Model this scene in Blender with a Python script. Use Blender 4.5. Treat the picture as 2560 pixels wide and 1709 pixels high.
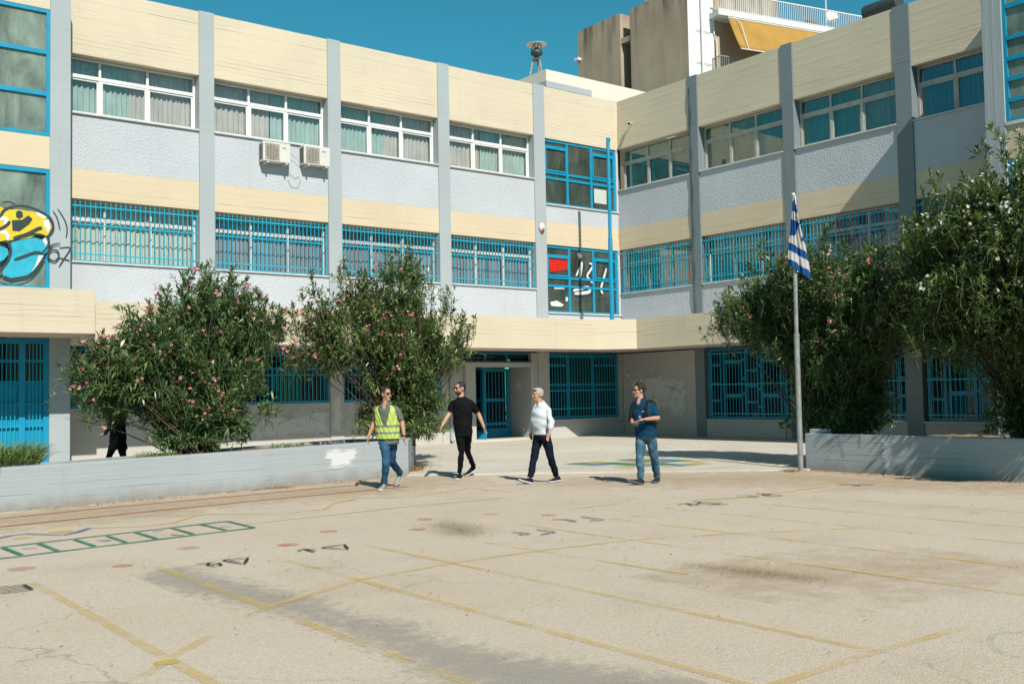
import bpy, bmesh, math, random
import numpy as np
from mathutils import Vector, Matrix
from math import radians, sin, cos, pi

for o in list(bpy.data.objects): bpy.data.objects.remove(o)
SC = bpy.context.scene
COL = SC.collection

# ------------------------------------------------------------------ camera
cam = bpy.data.cameras.new('camera')
cam.sensor_width = 36.0
cam.lens = 36.14
cam.clip_start = 0.1
cam.clip_end = 2000
camo = bpy.data.objects.new('camera', cam)
COL.objects.link(camo)
YAW, PITCH, ROLL = radians(37.8171), radians(2.7900), radians(-1.0736)
fw = Vector((sin(YAW) * cos(PITCH), cos(YAW) * cos(PITCH), sin(PITCH)))
rt = Vector((cos(YAW), -sin(YAW), 0))
up = rt.cross(fw)
rt, up = cos(ROLL) * rt + sin(ROLL) * up, -sin(ROLL) * rt + cos(ROLL) * up
CAM = Vector((-25.809, -26.778, 1.6007))
camo.matrix_world = Matrix(((rt.x, up.x, -fw.x, CAM.x), (rt.y, up.y, -fw.y, CAM.y), (rt.z, up.z, -fw.z, CAM.z), (0, 0, 0, 1)))
SC.camera = camo

# ------------------------------------------------------------------ sky and sun
TO_SUN = Vector((-0.295, -1.0, 0.931)).normalized()
world = bpy.data.worlds.new('World')
SC.world = world
world.use_nodes = True
wt = world.node_tree
wt.nodes.clear()
sky = wt.nodes.new('ShaderNodeTexSky')
sky.sky_type = 'NISHITA'
sky.sun_disc = False
sky.sun_elevation = math.asin(TO_SUN.z)
sky.sun_rotation = math.atan2(TO_SUN.x, TO_SUN.y)
sky.altitude = 100
sky.air_density = 1.0
sky.dust_density = 0.0
sky.ozone_density = 6.0
tint = wt.nodes.new('ShaderNodeMix')
tint.data_type = 'RGBA'
tint.blend_type = 'MULTIPLY'
tint.inputs[0].default_value = 1.0
tint.inputs[7].default_value = (0.40, 1.34, 1.06, 1)
bg = wt.nodes.new('ShaderNodeBackground')
bg.inputs[1].default_value = 0.064
wo = wt.nodes.new('ShaderNodeOutputWorld')
wt.links.new(sky.outputs[0], tint.inputs[6])
wt.links.new(tint.outputs[2], bg.inputs[0])
wt.links.new(bg.outputs[0], wo.inputs[0])
sun = bpy.data.lights.new('sun', 'SUN')
sun.energy = 4.8
sun.angle = radians(0.5)
sun.color = (1.0, 0.925, 0.81)
suno = bpy.data.objects.new('sun', sun)
COL.objects.link(suno)
suno.location = TO_SUN * 60
suno.rotation_euler = (-TO_SUN).to_track_quat('-Z', 'Y').to_euler()
SC.view_settings.view_transform = 'Standard'
SC.view_settings.look = 'None'
SC.view_settings.exposure = 0.5
SC.view_settings.gamma = 1.0
SC.view_settings.use_curve_mapping = False
SC.render.engine = 'CYCLES'
SC.cycles.max_bounces = 8
SC.cycles.transparent_max_bounces = 24

# ------------------------------------------------------------------ material helpers
ALB = .72   # the picture is exposed half a stop over; paints are this much darker than they print
def K(c): return tuple(x * ALB for x in c)
class NT:
    def __init__(s, name):
        s.m = bpy.data.materials.new(name)
        s.m.use_nodes = True
        s.t = s.m.node_tree
        s.t.nodes.clear()
        s.out = s.t.nodes.new('ShaderNodeOutputMaterial')
        s._pos = None
    def n(s, typ, ins=None, **kw):
        nd = s.t.nodes.new('ShaderNode' + typ)
        for k, v in kw.items(): setattr(nd, k, v)
        for k, v in (ins or {}).items():
            sk = nd.inputs[k]
            if isinstance(v, bpy.types.NodeSocket): s.t.links.new(v, sk)
            else:
                if isinstance(v, (tuple, list)) and len(v) == 3 and sk.type == 'RGBA': v = (*v, 1)
                sk.default_value = v
        return nd
    def pos(s):
        if s._pos is None: s._pos = s.n('NewGeometry').outputs['Position']
        return s._pos
    def scaled(s, sc): return s.n('VectorMath', {0: s.pos(), 1: sc}, operation='MULTIPLY').outputs[0]
    def noise(s, scale, detail=4, rough=.55, vec=None, dist=0):
        return s.n('TexNoise', {'Vector': vec or s.pos(), 'Scale': scale, 'Detail': detail, 'Roughness': rough, 'Distortion': dist}).outputs[0]
    def math(s, op, a, b=0.0, c=None, clamp=False):
        d = {0: a, 1: b}
        if c is not None: d[2] = c
        return s.n('Math', d, operation=op, use_clamp=clamp).outputs[0]
    def ramp(s, v, lo, hi, a=0.0, b=1.0):
        return s.n('MapRange', {'Value': v, 'From Min': lo, 'From Max': hi, 'To Min': a, 'To Max': b}).outputs[0]
    def mix(s, f, a, b, blend='MIX'):
        nd = s.n('Mix', {0: f, 6: a, 7: b}, data_type='RGBA', blend_type=blend)
        return nd.outputs[2]
    def bump(s, h, strength, dist, normal=None):
        d = {'Height': h, 'Strength': strength, 'Distance': dist}
        if normal: d['Normal'] = normal
        return s.n('Bump', d).outputs[0]
    def bsdf(s, col, rough=.7, spec=.3, normal=None, **kw):
        d = {'Base Color': col, 'Roughness': rough, 'Specular IOR Level': spec}
        if normal: d['Normal'] = normal
        for k, v in kw.items(): d[k.replace('_', ' ')] = v
        return s.n('BsdfPrincipled', d).outputs[0]
    def done(s, sh):
        s.t.links.new(sh, s.out.inputs[0])
        return s.m

def plain(name, col, rough=.6, spec=.3, var=.1, scale=4.0, bump=0.0, metallic=0.0):
    col = K(col)
    t = NT(name)
    f = t.noise(scale, 5)
    c = t.mix(t.ramp(f, .3, .7), tuple(x * (1 - var) for x in col), tuple(min(1, x * (1 + var)) for x in col))
    nrm = t.bump(t.noise(scale * 14, 3), bump, .01) if bump else None
    return t.done(t.bsdf(c, rough, spec, nrm, Metallic=metallic))

def board_concrete(name, col, board=.115, groove=.5, axis='Z', streak=1.0, dirt=False):
    """paint over board-marked concrete: a joint every board, uneven board to board, fine drag marks along the boards"""
    col = K(col)
    t = NT(name)
    sp = t.n('SeparateXYZ', {0: t.pos()})
    x, y, z = sp.outputs
    along = (t.math('ADD', x, y))
    ax = z if axis == 'Z' else along
    wob = t.noise(.55, 3)
    h = t.math('ADD', t.math('DIVIDE', ax, board), t.math('MULTIPLY', wob, .35))
    fr = t.math('FRACT', h)
    fl = t.math('FLOOR', h)
    rnd = t.n('TexWhiteNoise', {'W': fl}, noise_dimensions='1D').outputs[0]
    d = t.math('MINIMUM', fr, t.math('SUBTRACT', 1.0, fr))
    g = t.ramp(d, .0, .09, 1.0, 0.0)
    cv = t.n('CombineXYZ', {0: t.math('MULTIPLY', along, 1.1), 1: t.math('MULTIPLY', fl, 3.7), 2: 0.0}).outputs[0]
    part = t.ramp(t.noise(.7, 3, vec=cv), .42, .62)
    g = t.math('MULTIPLY', g, t.math('MULTIPLY', part, t.ramp(rnd, .25, 1.0, .05, 1.0)))
    sc = (1.6, 1.6, 34) if axis == 'Z' else (30, 30, 1.6)
    st = t.noise(1.0, 4, vec=t.scaled(sc))
    blot = t.noise(.45, 5)
    c = t.mix(t.ramp(blot, .3, .7), tuple(v * .93 for v in col), tuple(min(1, v * 1.04) for v in col))
    c = t.mix(t.ramp(st, .35, .75, .0, .10 * streak), c, tuple(v * .55 for v in col))
    c = t.mix(t.math('MULTIPLY', g, .38 * min(groove, .9)), c, tuple(v * .42 for v in col))
    run = t.noise(1, 5, .6, vec=t.scaled((3.5, 3.5, .18)))
    c = t.mix(t.ramp(run, .58, .80, 0, .22 * streak), c, tuple(v * .55 for v in col))
    if dirt:
        dz = t.math('ADD', z, t.math('MULTIPLY', t.math('SUBTRACT', t.noise(3.0, 6, .7), .5), .35))
        c = t.mix(t.ramp(dz, .02, .22, .55, 0.0), c, (.16, .125, .085))
        c = t.mix(t.ramp(t.noise(9, 6, .75), .64, .72, 0, .35), c, tuple(min(1, v * 1.35) for v in col))
    hh = t.math('ADD', t.math('MULTIPLY', g, -1.0 * groove), t.math('MULTIPLY', st, .35 * streak))
    hh = t.math('ADD', hh, t.math('MULTIPLY', rnd, .25 * groove))
    nrm = t.bump(hh, .85, .016)
    nrm = t.bump(t.noise(60, 2), .12, .004, nrm)
    return t.done(t.bsdf(c, .72, .25, nrm))

def stucco(name, col, sc=22, strength=.75, dist=.02):
    col = K(col)
    t = NT(name)
    v = t.n('TexVoronoi', {'Vector': t.pos(), 'Scale': sc}, feature='SMOOTH_F1').outputs[0]
    nz = t.noise(sc * .9, 4, .6, dist=.6)
    h = t.math('ADD', t.math('MULTIPLY', v, -.5), nz)
    c = t.mix(t.ramp(t.noise(.5, 6), .3, .72), tuple(x * .92 for x in col), tuple(min(1, x * 1.05) for x in col))
    run = t.noise(1, 4, vec=t.scaled((5, 5, .35)))
    c = t.mix(t.ramp(run, .56, .8, 0, .14), c, tuple(x * .55 for x in col))
    return t.done(t.bsdf(c, .85, .2, t.bump(h, strength, dist)))

def worn_paint(name, col, keep=.5, scale=26, big=1.4):
    """thin paint on the ground, rubbed through to the asphalt"""
    t = NT(name)
    a = t.ramp(t.noise(scale * 3.2, 4, .75), .46 - .34 * keep, .80 - .34 * keep)
    b = t.ramp(t.noise(big, 5, .65), .36, .60, max(.0, keep * 1.6 - .72), 1.0)
    f = t.math('MULTIPLY', t.math('MULTIPLY', a, b), .55 + .4 * keep)
    return t.done(t.n('MixShader', {0: f, 1: t.n('BsdfTransparent').outputs[0], 2: t.bsdf(K(col), .8, .2)}).outputs[0])

def smear(name, col, scale=3.0, lo=.3, hi=.55, amount=1.0, aniso=None):
    """rolled-on cover paint, streaky at the edge (edge weight comes from the mesh)"""
    t = NT(name)
    e = t.n('Attribute', attribute_name='edge').outputs['Fac']
    f = t.math('ADD', e, t.math('MULTIPLY', t.math('SUBTRACT', t.noise(scale, 6, .65, vec=t.scaled(aniso) if aniso else None), .5), 1.5))
    f = t.math('MULTIPLY', t.ramp(f, lo, hi), amount)
    return t.done(t.n('MixShader', {0: f, 1: t.n('BsdfTransparent').outputs[0], 2: t.bsdf(K(col), .8, .2)}).outputs[0])

def glass(name, tintc=(.95, .975, .97), extra=.05, film=0.0, filmcol=(.2, .25, .22)):
    t = NT(name)
    g = t.n('NewGeometry')
    cs = t.math('ABSOLUTE', t.n('VectorMath', {0: g.outputs['Incoming'], 1: g.outputs['Normal']}, operation='DOT_PRODUCT').outputs['Value'])
    f = t.math('ADD', t.math('MULTIPLY', t.math('POWER', t.math('SUBTRACT', 1.0, cs), 5.0), .9), .022 + extra * .5, clamp=True)
    wav = t.bump(t.noise(1.3, 2), .05, .02)
    gl = t.n('BsdfGlossy', {'Color': (1, 1, 1), 'Roughness': .015, 'Normal': wav}, distribution='GGX').outputs[0]
    tr = t.n('BsdfTransparent', {'Color': tintc}).outputs[0]
    if film:
        d = t.n('BsdfDiffuse', {'Color': t.mix(t.ramp(t.noise(1.1, 6, .62, vec=t.scaled((1.6, 1.6, .6)), dist=.5), .32, .7), tuple(x * .6 for x in filmcol), tuple(x * 2.3 for x in filmcol))}).outputs[0]
        tr = t.n('MixShader', {0: film, 1: tr, 2: d}).outputs[0]
    return t.done(t.n('MixShader', {0: f, 1: tr, 2: gl}).outputs[0])

def cloth(name, col, trans=.35, var=.12, scale=2.0):
    col = K(col)
    t = NT(name)
    c = t.mix(t.ramp(t.noise(scale, 3), .3, .7), tuple(x * (1 - var) for x in col), tuple(min(1, x * (1 + var)) for x in col))
    a = t.n('BsdfDiffuse', {'Color': c}).outputs[0]
    b = t.n('BsdfTranslucent', {'Color': c}).outputs[0]
    return t.done(t.n('MixShader', {0: trans, 1: a, 2: b}).outputs[0])

M = {}
M['cream'] = board_concrete('cream_board_concrete', (.715, .63, .485), .115, 1.1)
M['cream_band'] = board_concrete('peach_board_concrete', (.71, .60, .44), .16, .7, streak=.7)
M['cream_flat'] = plain('cream_paint', (.80, .73, .64), .8, .2, .05, 1.2, .1)
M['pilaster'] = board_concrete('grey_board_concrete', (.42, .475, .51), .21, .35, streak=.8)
M['ribbed'] = board_concrete('grey_ribbed_concrete', (.40, .45, .48), .09, 1.0, axis='X')
M['render'] = stucco('pale_grey_render', (.565, .605, .66), 22, .85, .022)
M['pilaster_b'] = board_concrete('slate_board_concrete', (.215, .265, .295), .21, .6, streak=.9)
M['ground_wall'] = stucco('warm_grey_wall_paint', (.56, .55, .535), 30, .25, .008)
M['interior'] = plain('room_interior', (.14, .13, .12), .9, .1, .1, 1.0)
M['white_frame'] = plain('white_aluminium', (.80, .81, .82), .45, .4, .05, 3.0)
M['old_frame'] = plain('weathered_aluminium', (.50, .49, .45), .5, .4, .15, 5.0)
M['sill'] = plain('marble_sill', (.62, .62, .60), .5, .3, .1, 6.0)
M['glass'] = glass('window_glass')
M['glass_b'] = glass('window_glass_darker', (.78, .88, .87), .12)
M['glass_dirty'] = glass('dusty_stair_glass', (.55, .64, .6), .05, .62, (.15, .185, .155))
M['glass_stair'] = glass('sooty_stair_glass', (.55, .64, .6), .06, .5, (.055, .072, .062))
M['first_frame'] = plain('greyed_white_frame', (.60, .615, .62), .5, .35, .1, 3.0)
M['glass_dark'] = glass('ground_floor_glass', (.5, .55, .55), .02)
M['teal'] = cloth('teal_curtain', (.54, .67, .64), .25)
M['beige'] = cloth('rose_beige_curtain', (.72, .65, .62), .25)
M['pale'] = cloth('pale_green_blind', (.84, .84, .76), .25, .06)
M['mauve'] = cloth('grey_violet_curtain', (.44, .43, .49), .25)
M['bteal'] = cloth('green_teal_curtain', (.25, .46, .45), .2)
M['bbeige'] = cloth('khaki_curtain', (.47, .47, .38), .2)
M['plum'] = cloth('plum_curtain', (.16, .09, .12), .15)
M['bblue'] = cloth('blue_curtain', (.14, .32, .46), .2)
M['blue_paint'] = plain('turquoise_enamel', (.007, .31, .53), .38, .45, .10, 3.0)
M['bar_paint'] = plain('turquoise_bar_paint', (.015, .42, .60), .4, .4, .15, 8.0)
M['concrete_apron'] = None

def ground_material():
    t = NT('worn_asphalt')
    base = t.mix(t.ramp(t.noise(.22, 5, .6), .32, .68), (.62, .525, .395), (.67, .595, .475))
    # tan dust, thicker towards the planters
    base = t.mix(t.ramp(t.noise(.5, 6, .65), .5, .78, 0, .75), base, (.47, .37, .255))
    base = t.mix(t.ramp(t.noise(.9, 5, .6, dist=.8), .55, .8, 0, .35), base, (.40, .38, .345))
    v = t.n('TexVoronoi', {'Vector': t.pos(), 'Scale': 62.0}, feature='F1')
    peb = t.ramp(v.outputs['Distance'], .1, .6)
    rc = t.n('SeparateColor', {0: v.outputs['Color']}).outputs[0]
    base = t.mix(t.ramp(rc, .0, 1.0, .0, .38), base, t.mix(rc, (.25, .22, .18), (.72, .69, .63)))
    base = t.mix(t.ramp(t.noise(70, 4, .8), .50, .72, 0, .6), base, (.22, .19, .155))
    base = t.mix(t.ramp(t.noise(22, 6, .9), .50, .68, 0, .5), base, (.26, .215, .165))
    base = t.mix(t.ramp(t.noise(33, 5, .85, vec=t.scaled((1, 1.3, 1))), .54, .72, 0, .5), base, (.80, .76, .69))
    base = t.mix(t.ramp(t.noise(7, 5, .7), .66, .78, 0, .45), base, (.27, .23, .18))
    wv = t.n('VectorMath', {0: t.pos(), 1: t.n('TexNoise', {'Vector': t.pos(), 'Scale': 1.3, 'Detail': 4.0}).outputs[1]}, operation='ADD').outputs[0]
    ck = t.n('TexVoronoi', {'Vector': wv, 'Scale': .42}, feature='DISTANCE_TO_EDGE').outputs['Distance']
    cm = t.math('MULTIPLY', t.ramp(ck, .0, .0065, 1.0, 0.0), t.ramp(t.noise(.35, 3), .46, .58))
    base = t.mix(t.math('MULTIPLY', cm, .38), base, (.15, .125, .095))
    h = t.math('ADD', t.math('MULTIPLY', peb, -.6), t.noise(90, 3))
    return t.done(t.bsdf(t.mix(1.0, base, K((1, .985, 1)), 'MULTIPLY'), .92, .15, t.bump(h, .55, .006)))
def apron_material():
    t = NT('worn_concrete')
    base = t.mix(t.ramp(t.noise(.4, 5, .6), .3, .7), (.56, .52, .45), (.66, .64, .58))
    st = t.noise(1.0, 5, .65, vec=t.scaled((.5, 3.2, 1)), dist=.5)
    base = t.mix(t.ramp(st, .5, .75, 0, .6), base, (.43, .36, .275))
    base = t.mix(t.ramp(t.noise(60, 3, .7), .55, .8, 0, .4), base, (.28, .25, .21))
    return t.done(t.bsdf(t.mix(1.0, base, K((1, 1, 1)), 'MULTIPLY'), .9, .15, t.bump(t.noise(45, 4), .3, .006)))
def soil_material():
    t = NT('dry_soil')
    base = t.mix(t.ramp(t.noise(1.6, 6, .7), .3, .7), (.28, .185, .10), (.46, .33, .19))
    return t.done(t.bsdf(t.mix(1.0, base, K((1, 1, 1)), 'MULTIPLY'), .95, .1, t.bump(t.noise(18, 6, .7), .9, .05)))
M['asphalt'] = ground_material()
M['concrete_apron'] = apron_material()
M['soil'] = soil_material()
M['planter'] = board_concrete('grey_planter_concrete', (.42, .465, .495), .12, .45, dirt=True)
M['planter_b'] = board_concrete('grey_planter_concrete_rough', (.42, .46, .49), .115, .9, dirt=True)
M['yellow_line'] = worn_paint('worn_yellow_line', (.80, .57, .17), .46, 20, 1.7)
M['yellow_pale'] = worn_paint('pale_yellow_line', (.75, .60, .18), .62)
M['red_line'] = worn_paint('worn_red_line', (.50, .09, .06), 1.0)
M['red_dot'] = worn_paint('faded_red_spot', (.60, .20, .13), .62)
M['green_line'] = worn_paint('green_line', (.02, .23, .15), .9)
M['blue_line'] = worn_paint('blue_line', (.07, .14, .33), .8)
M['black_line'] = worn_paint('black_letter_paint', (.03, .035, .035), .98)
M['teal_line'] = worn_paint('faint_teal_line', (.06, .35, .26), .12)
M['pink_sq'] = worn_paint('faint_pink_square', (.72, .50, .40), .4)
M['blue_sq'] = worn_paint('faded_blue_square', (.12, .24, .45), .75)
M['green_sq'] = worn_paint('faded_green_square', (.01, .27, .15), .85)
M['yellow_sq'] = worn_paint('faded_yellow_square', (.70, .48, .12), .7)
M['grey_patch'] = smear('grey_asphalt_repair', (.40, .385, .35), 9, .25, .75, .42)
M['dirt_stain'] = smear('brown_dirt_stain', (.26, .155, .05), 38.0, .55, 1.0, .7)
M['white_smear'] = smear('white_cover_paint', (.74, .755, .79), 1.0, .3, .75, .95, (2.2, 2.2, 22))
M['tan_dust'] = smear('tan_dust', (.58, .43, .265), 3.0, .3, 1.1, .5)
M['grey_smear'] = smear('pale_grey_cover_paint', (.80, .80, .78), 1.0, .3, .8, .8, (4, 4, 5))
M['scribble'] = worn_paint('faded_scribble', (.36, .38, .40), .55, 9)
M['metal'] = plain('galvanised_steel', (.36, .375, .375), .45, .5, .25, 9.0, metallic=.35)
M['dark_metal'] = plain('dark_painted_metal', (.045, .06, .06), .5, .4, .2)
M['black'] = plain('black_plastic', (.012, .012, .014), .5, .3)
M['white_plastic'] = plain('white_plastic', (.72, .71, .67), .4, .4, .06)
M['red_plastic'] = plain('red_plastic', (.55, .05, .02), .3, .5)
M['fan_dark'] = plain('fan_recess_shade', (.16, .13, .10), .6, .3)
M['green_tag'] = plain('green_badge', (.03, .42, .33), .4, .4)
M['brown_wall'] = None
M['awning'] = cloth('ochre_awning_canvas', (.60, .365, .105), .3, .12, .8)
M['apt_white'] = plain('white_wall_paint', (.80, .81, .82), .8, .2, .04, .7)
M['paper'] = plain('pale_paper', (.55, .62, .58), .8, .1, .08, 3)
M['graf_yellow'] = plain('yellow_spray_paint', (.72, .56, .03), .5, .3, .12, 5)
M['graf_blue'] = plain('blue_spray_paint', (.03, .42, .60), .5, .3, .15, 6)
M['graf_white'] = plain('white_spray_paint', (.74, .75, .77), .5, .3, .08, 6)
M['graf_black'] = plain('black_spray_paint', (.035, .055, .06), .5, .3, .15, 6)
M['graf_red'] = plain('red_spray_paint', (.62, .02, .008), .5, .3, .25, 12)
def brown_wall():
    t = NT('stained_brown_render')
    c = t.mix(t.ramp(t.noise(.35, 6, .6), .3, .7), (.42, .325, .24), (.55, .445, .34))
    run = t.noise(1, 5, .6, vec=t.scaled((2.2, 2.2, .22)))
    zz = t.n('SeparateXYZ', {0: t.pos()}).outputs[2]
    topm = t.ramp(zz, 20.5, 22.7, 0, 1)
    c = t.mix(t.math('MULTIPLY', t.ramp(run, .45, .65), t.ramp(topm, 0, 1, .15, .95)), c, (.085, .07, .055))
    return t.done(t.bsdf(t.mix(1.0, c, K((1, 1, 1)), 'MULTIPLY'), .9, .1, t.bump(t.noise(14, 5), .3, .01)))
M['brown_wall'] = brown_wall()

# ------------------------------------------------------------------ mesh helpers
def wloc(o):
    v = Vector((0, 0, 0))
    while o is not None:
        v += Vector(o.location)
        o = o.parent
    return v

class MB:
    def __init__(s): s.v, s.f, s.m = [], [], []
    def add(s, vs, fs, m=0):
        b = len(s.v)
        s.v += [tuple(x) for x in vs]
        s.f += [tuple(b + i for i in q) for q in fs]
        s.m += [m] * len(fs)
        return s
    def box(s, x0, x1, y0, y1, z0, z1, m=0, T=None):
        x0, x1 = min(x0, x1), max(x0, x1); y0, y1 = min(y0, y1), max(y0, y1); z0, z1 = min(z0, z1), max(z0, z1)
        vs = [(x, y, z) for z in (z0, z1) for y in (y0, y1) for x in (x0, x1)]
        if T: vs = [T(*q) for q in vs]
        return s.add(vs, [(0, 2, 3, 1), (4, 5, 7, 6), (0, 1, 5, 4), (2, 6, 7, 3), (0, 4, 6, 2), (1, 3, 7, 5)], m)
    def prism(s, poly, z0, z1, m=0, T=None):
        n = len(poly)
        vs = [(*q, z0) for q in poly] + [(*q, z1) for q in poly]
        if T: vs = [T(*q) for q in vs]
        return s.add(vs, [tuple(range(n))[::-1], tuple(range(n, 2 * n))] + [(i, (i + 1) % n, n + (i + 1) % n, n + i) for i in range(n)], m)
    def tube(s, pts, r, n=8, m=0, cap=True):
        pts = [Vector(q) for q in pts]
        rs = r if isinstance(r, (list, tuple)) else [r] * len(pts)
        ref = None
        vs, fs = [], []
        for i, q in enumerate(pts):
            d = (pts[min(i + 1, len(pts) - 1)] - pts[max(i - 1, 0)]).normalized()
            if ref is None: ref = d.orthogonal().normalized()
            a = (ref - d * ref.dot(d)).normalized(); ref = a
            b = d.cross(a)
            for k in range(n):
                an = 2 * pi * k / n
                vs.append(q + (a * cos(an) + b * sin(an)) * rs[i])
        for i in range(len(pts) - 1):
            for k in range(n):
                k2 = (k + 1) % n
                fs.append((i * n + k, i * n + k2, (i + 1) * n + k2, (i + 1) * n + k))
        if cap:
            fs.append(tuple(range(n))[::-1]); L = (len(pts) - 1) * n
            fs.append(tuple(range(L, L + n)))
        return s.add(vs, fs, m)
    def lathe(s, prof, c, n=20, m=0):
        vs, fs = [], []
        for r, z in prof:
            for k in range(n):
                a = 2 * pi * k / n
                vs.append((c[0] + r * cos(a), c[1] + r * sin(a), c[2] + z))
        for i in range(len(prof) - 1):
            for k in range(n):
                k2 = (k + 1) % n
                fs.append((i * n + k, i * n + k2, (i + 1) * n + k2, (i + 1) * n + k))
        return s.add(vs, fs, m)
    def build(s, name, mats, parent=None, smooth=False, bevel=0, org=None, local=False):
        me = bpy.data.meshes.new(name)
        off = Vector((0, 0, 0)) if local else (wloc(parent) if parent else Vector(org or (0, 0, 0)))
        me.from_pydata([(x - off.x, y - off.y, z - off.z) for x, y, z in s.v], [], s.f)
        for k in (mats if isinstance(mats, (list, tuple)) else [mats]): me.materials.append(k if not isinstance(k, str) else M[k])
        me.polygons.foreach_set('material_index', s.m)
        me.validate(); me.update()
        if smooth: me.polygons.foreach_set('use_smooth', [True] * len(me.polygons))
        o = bpy.data.objects.new(name, me)
        COL.objects.link(o)
        if parent is not None: o.parent = parent
        elif org: o.location = org
        if bevel:
            b = o.modifiers.new('bevel', 'BEVEL'); b.width = bevel; b.segments = 2; b.limit_method = 'ANGLE'
        return o

def thing(name, loc, label, cat, group=None, rz=0.0):
    o = bpy.data.objects.new(name, None)
    o.empty_display_size = .2
    COL.objects.link(o)
    o.location = loc
    o.rotation_euler = (0, 0, rz)
    return tag(o, label, cat, group)
def tag(o, label, cat, group=None):
    o['label'] = label; o['category'] = cat
    if group: o['group'] = group
    return o
def struct(o): o['kind'] = 'structure'; return o
def stuff(o): o['kind'] = 'stuff'; return o
def part_empty(name, parent, world):
    o = bpy.data.objects.new(name, None)
    o.empty_display_size = .1
    COL.objects.link(o); o.parent = parent
    o.location = Vector(world) - wloc(parent)
    return o
_unit = {}
def bar(name, parent, c, dims, mat):
    """a box bar sharing one unit mesh per material; c = world centre"""
    if mat not in _unit:
        b = MB().box(-.5, .5, -.5, .5, -.5, .5)
        ob = b.build('bar', mat); _unit[mat] = ob.data
        bpy.data.objects.remove(ob)
    o = bpy.data.objects.new(name, _unit[mat])
    COL.objects.link(o); o.parent = parent
    o.location = Vector(c) - wloc(parent); o.scale = dims
    return o

def np_mesh(name, verts, faces, mats, parent=None, attrs=None, smooth=False):
    """large meshes straight from arrays; faces (n,k)"""
    me = bpy.data.meshes.new(name)
    verts = np.asarray(verts, dtype=np.float32)
    off = wloc(parent) if parent else Vector((0, 0, 0))
    verts = verts - np.array(off, dtype=np.float32)
    nv, (nf, k) = len(verts), faces.shape
    me.vertices.add(nv); me.vertices.foreach_set('co', verts.ravel())
    me.loops.add(nf * k); me.loops.foreach_set('vertex_index', faces.astype(np.int32).ravel())
    me.polygons.add(nf)
    me.polygons.foreach_set('loop_start', np.arange(0, nf * k, k, dtype=np.int32))
    me.polygons.foreach_set('loop_total', np.full(nf, k, dtype=np.int32))
    me.update(calc_edges=True)
    for n_, a in (attrs or {}).items():
        at = me.attributes.new(n_, 'FLOAT', 'POINT'); at.data.foreach_set('value', np.asarray(a, dtype=np.float32))
    for m in (mats if isinstance(mats, (list, tuple)) else [mats]): me.materials.append(M[m] if isinstance(m, str) else m)
    if smooth: me.polygons.foreach_set('use_smooth', np.ones(nf, dtype=bool))
    o = bpy.data.objects.new(name, me); COL.objects.link(o)
    if parent is not None: o.parent = parent
    return o

# ------------------------------------------------------------------ ground, apron
ground = struct(MB().add([(-400, -400, 0), (400, -400, 0), (400, 400, 0), (-400, 400, 0)], [(0, 1, 2, 3)]).build('ground', 'asphalt'))
apron = struct(MB().prism([(-15.1, -9.4), (-9.05, -14.75), (-7.0, -15.0), (3, -15), (3, 0.3), (-24, 0.3), (-24, -8.3), (-21, -8.2), (-14.3, -5.9), (-13.2, -6.9)], -.05, .03).build('apron', 'concrete_apron'))
GZ = .006

def strip(pts, w, z=GZ, jit=.12, seed=0):
    """flat band along a polyline, resampled, edges slightly uneven"""
    rnd = random.Random(seed)
    P2 = []
    for (a, b) in zip(pts[:-1], pts[1:]):
        L = math.hypot(b[0] - a[0], b[1] - a[1]); n = max(1, int(L / .12))
        for i in range(n): P2.append((a[0] + (b[0] - a[0]) * i / n, a[1] + (b[1] - a[1]) * i / n))
    P2.append(tuple(pts[-1]))
    vs, fs = [], []
    for i, q in enumerate(P2):
        a = P2[max(0, i - 1)]; b = P2[min(len(P2) - 1, i + 1)]
        dx, dy = b[0] - a[0], b[1] - a[1]; L = math.hypot(dx, dy) or 1
        ww = w * .5 * (1 + rnd.uniform(-jit, jit))
        vs += [(q[0] - dy / L * ww, q[1] + dx / L * ww, z), (q[0] + dy / L * ww, q[1] - dx / L * ww, z)]
    for i in range(len(P2) - 1): fs.append((2 * i, 2 * i + 1, 2 * i + 3, 2 * i + 2))
    return MB().add(vs, fs)
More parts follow.
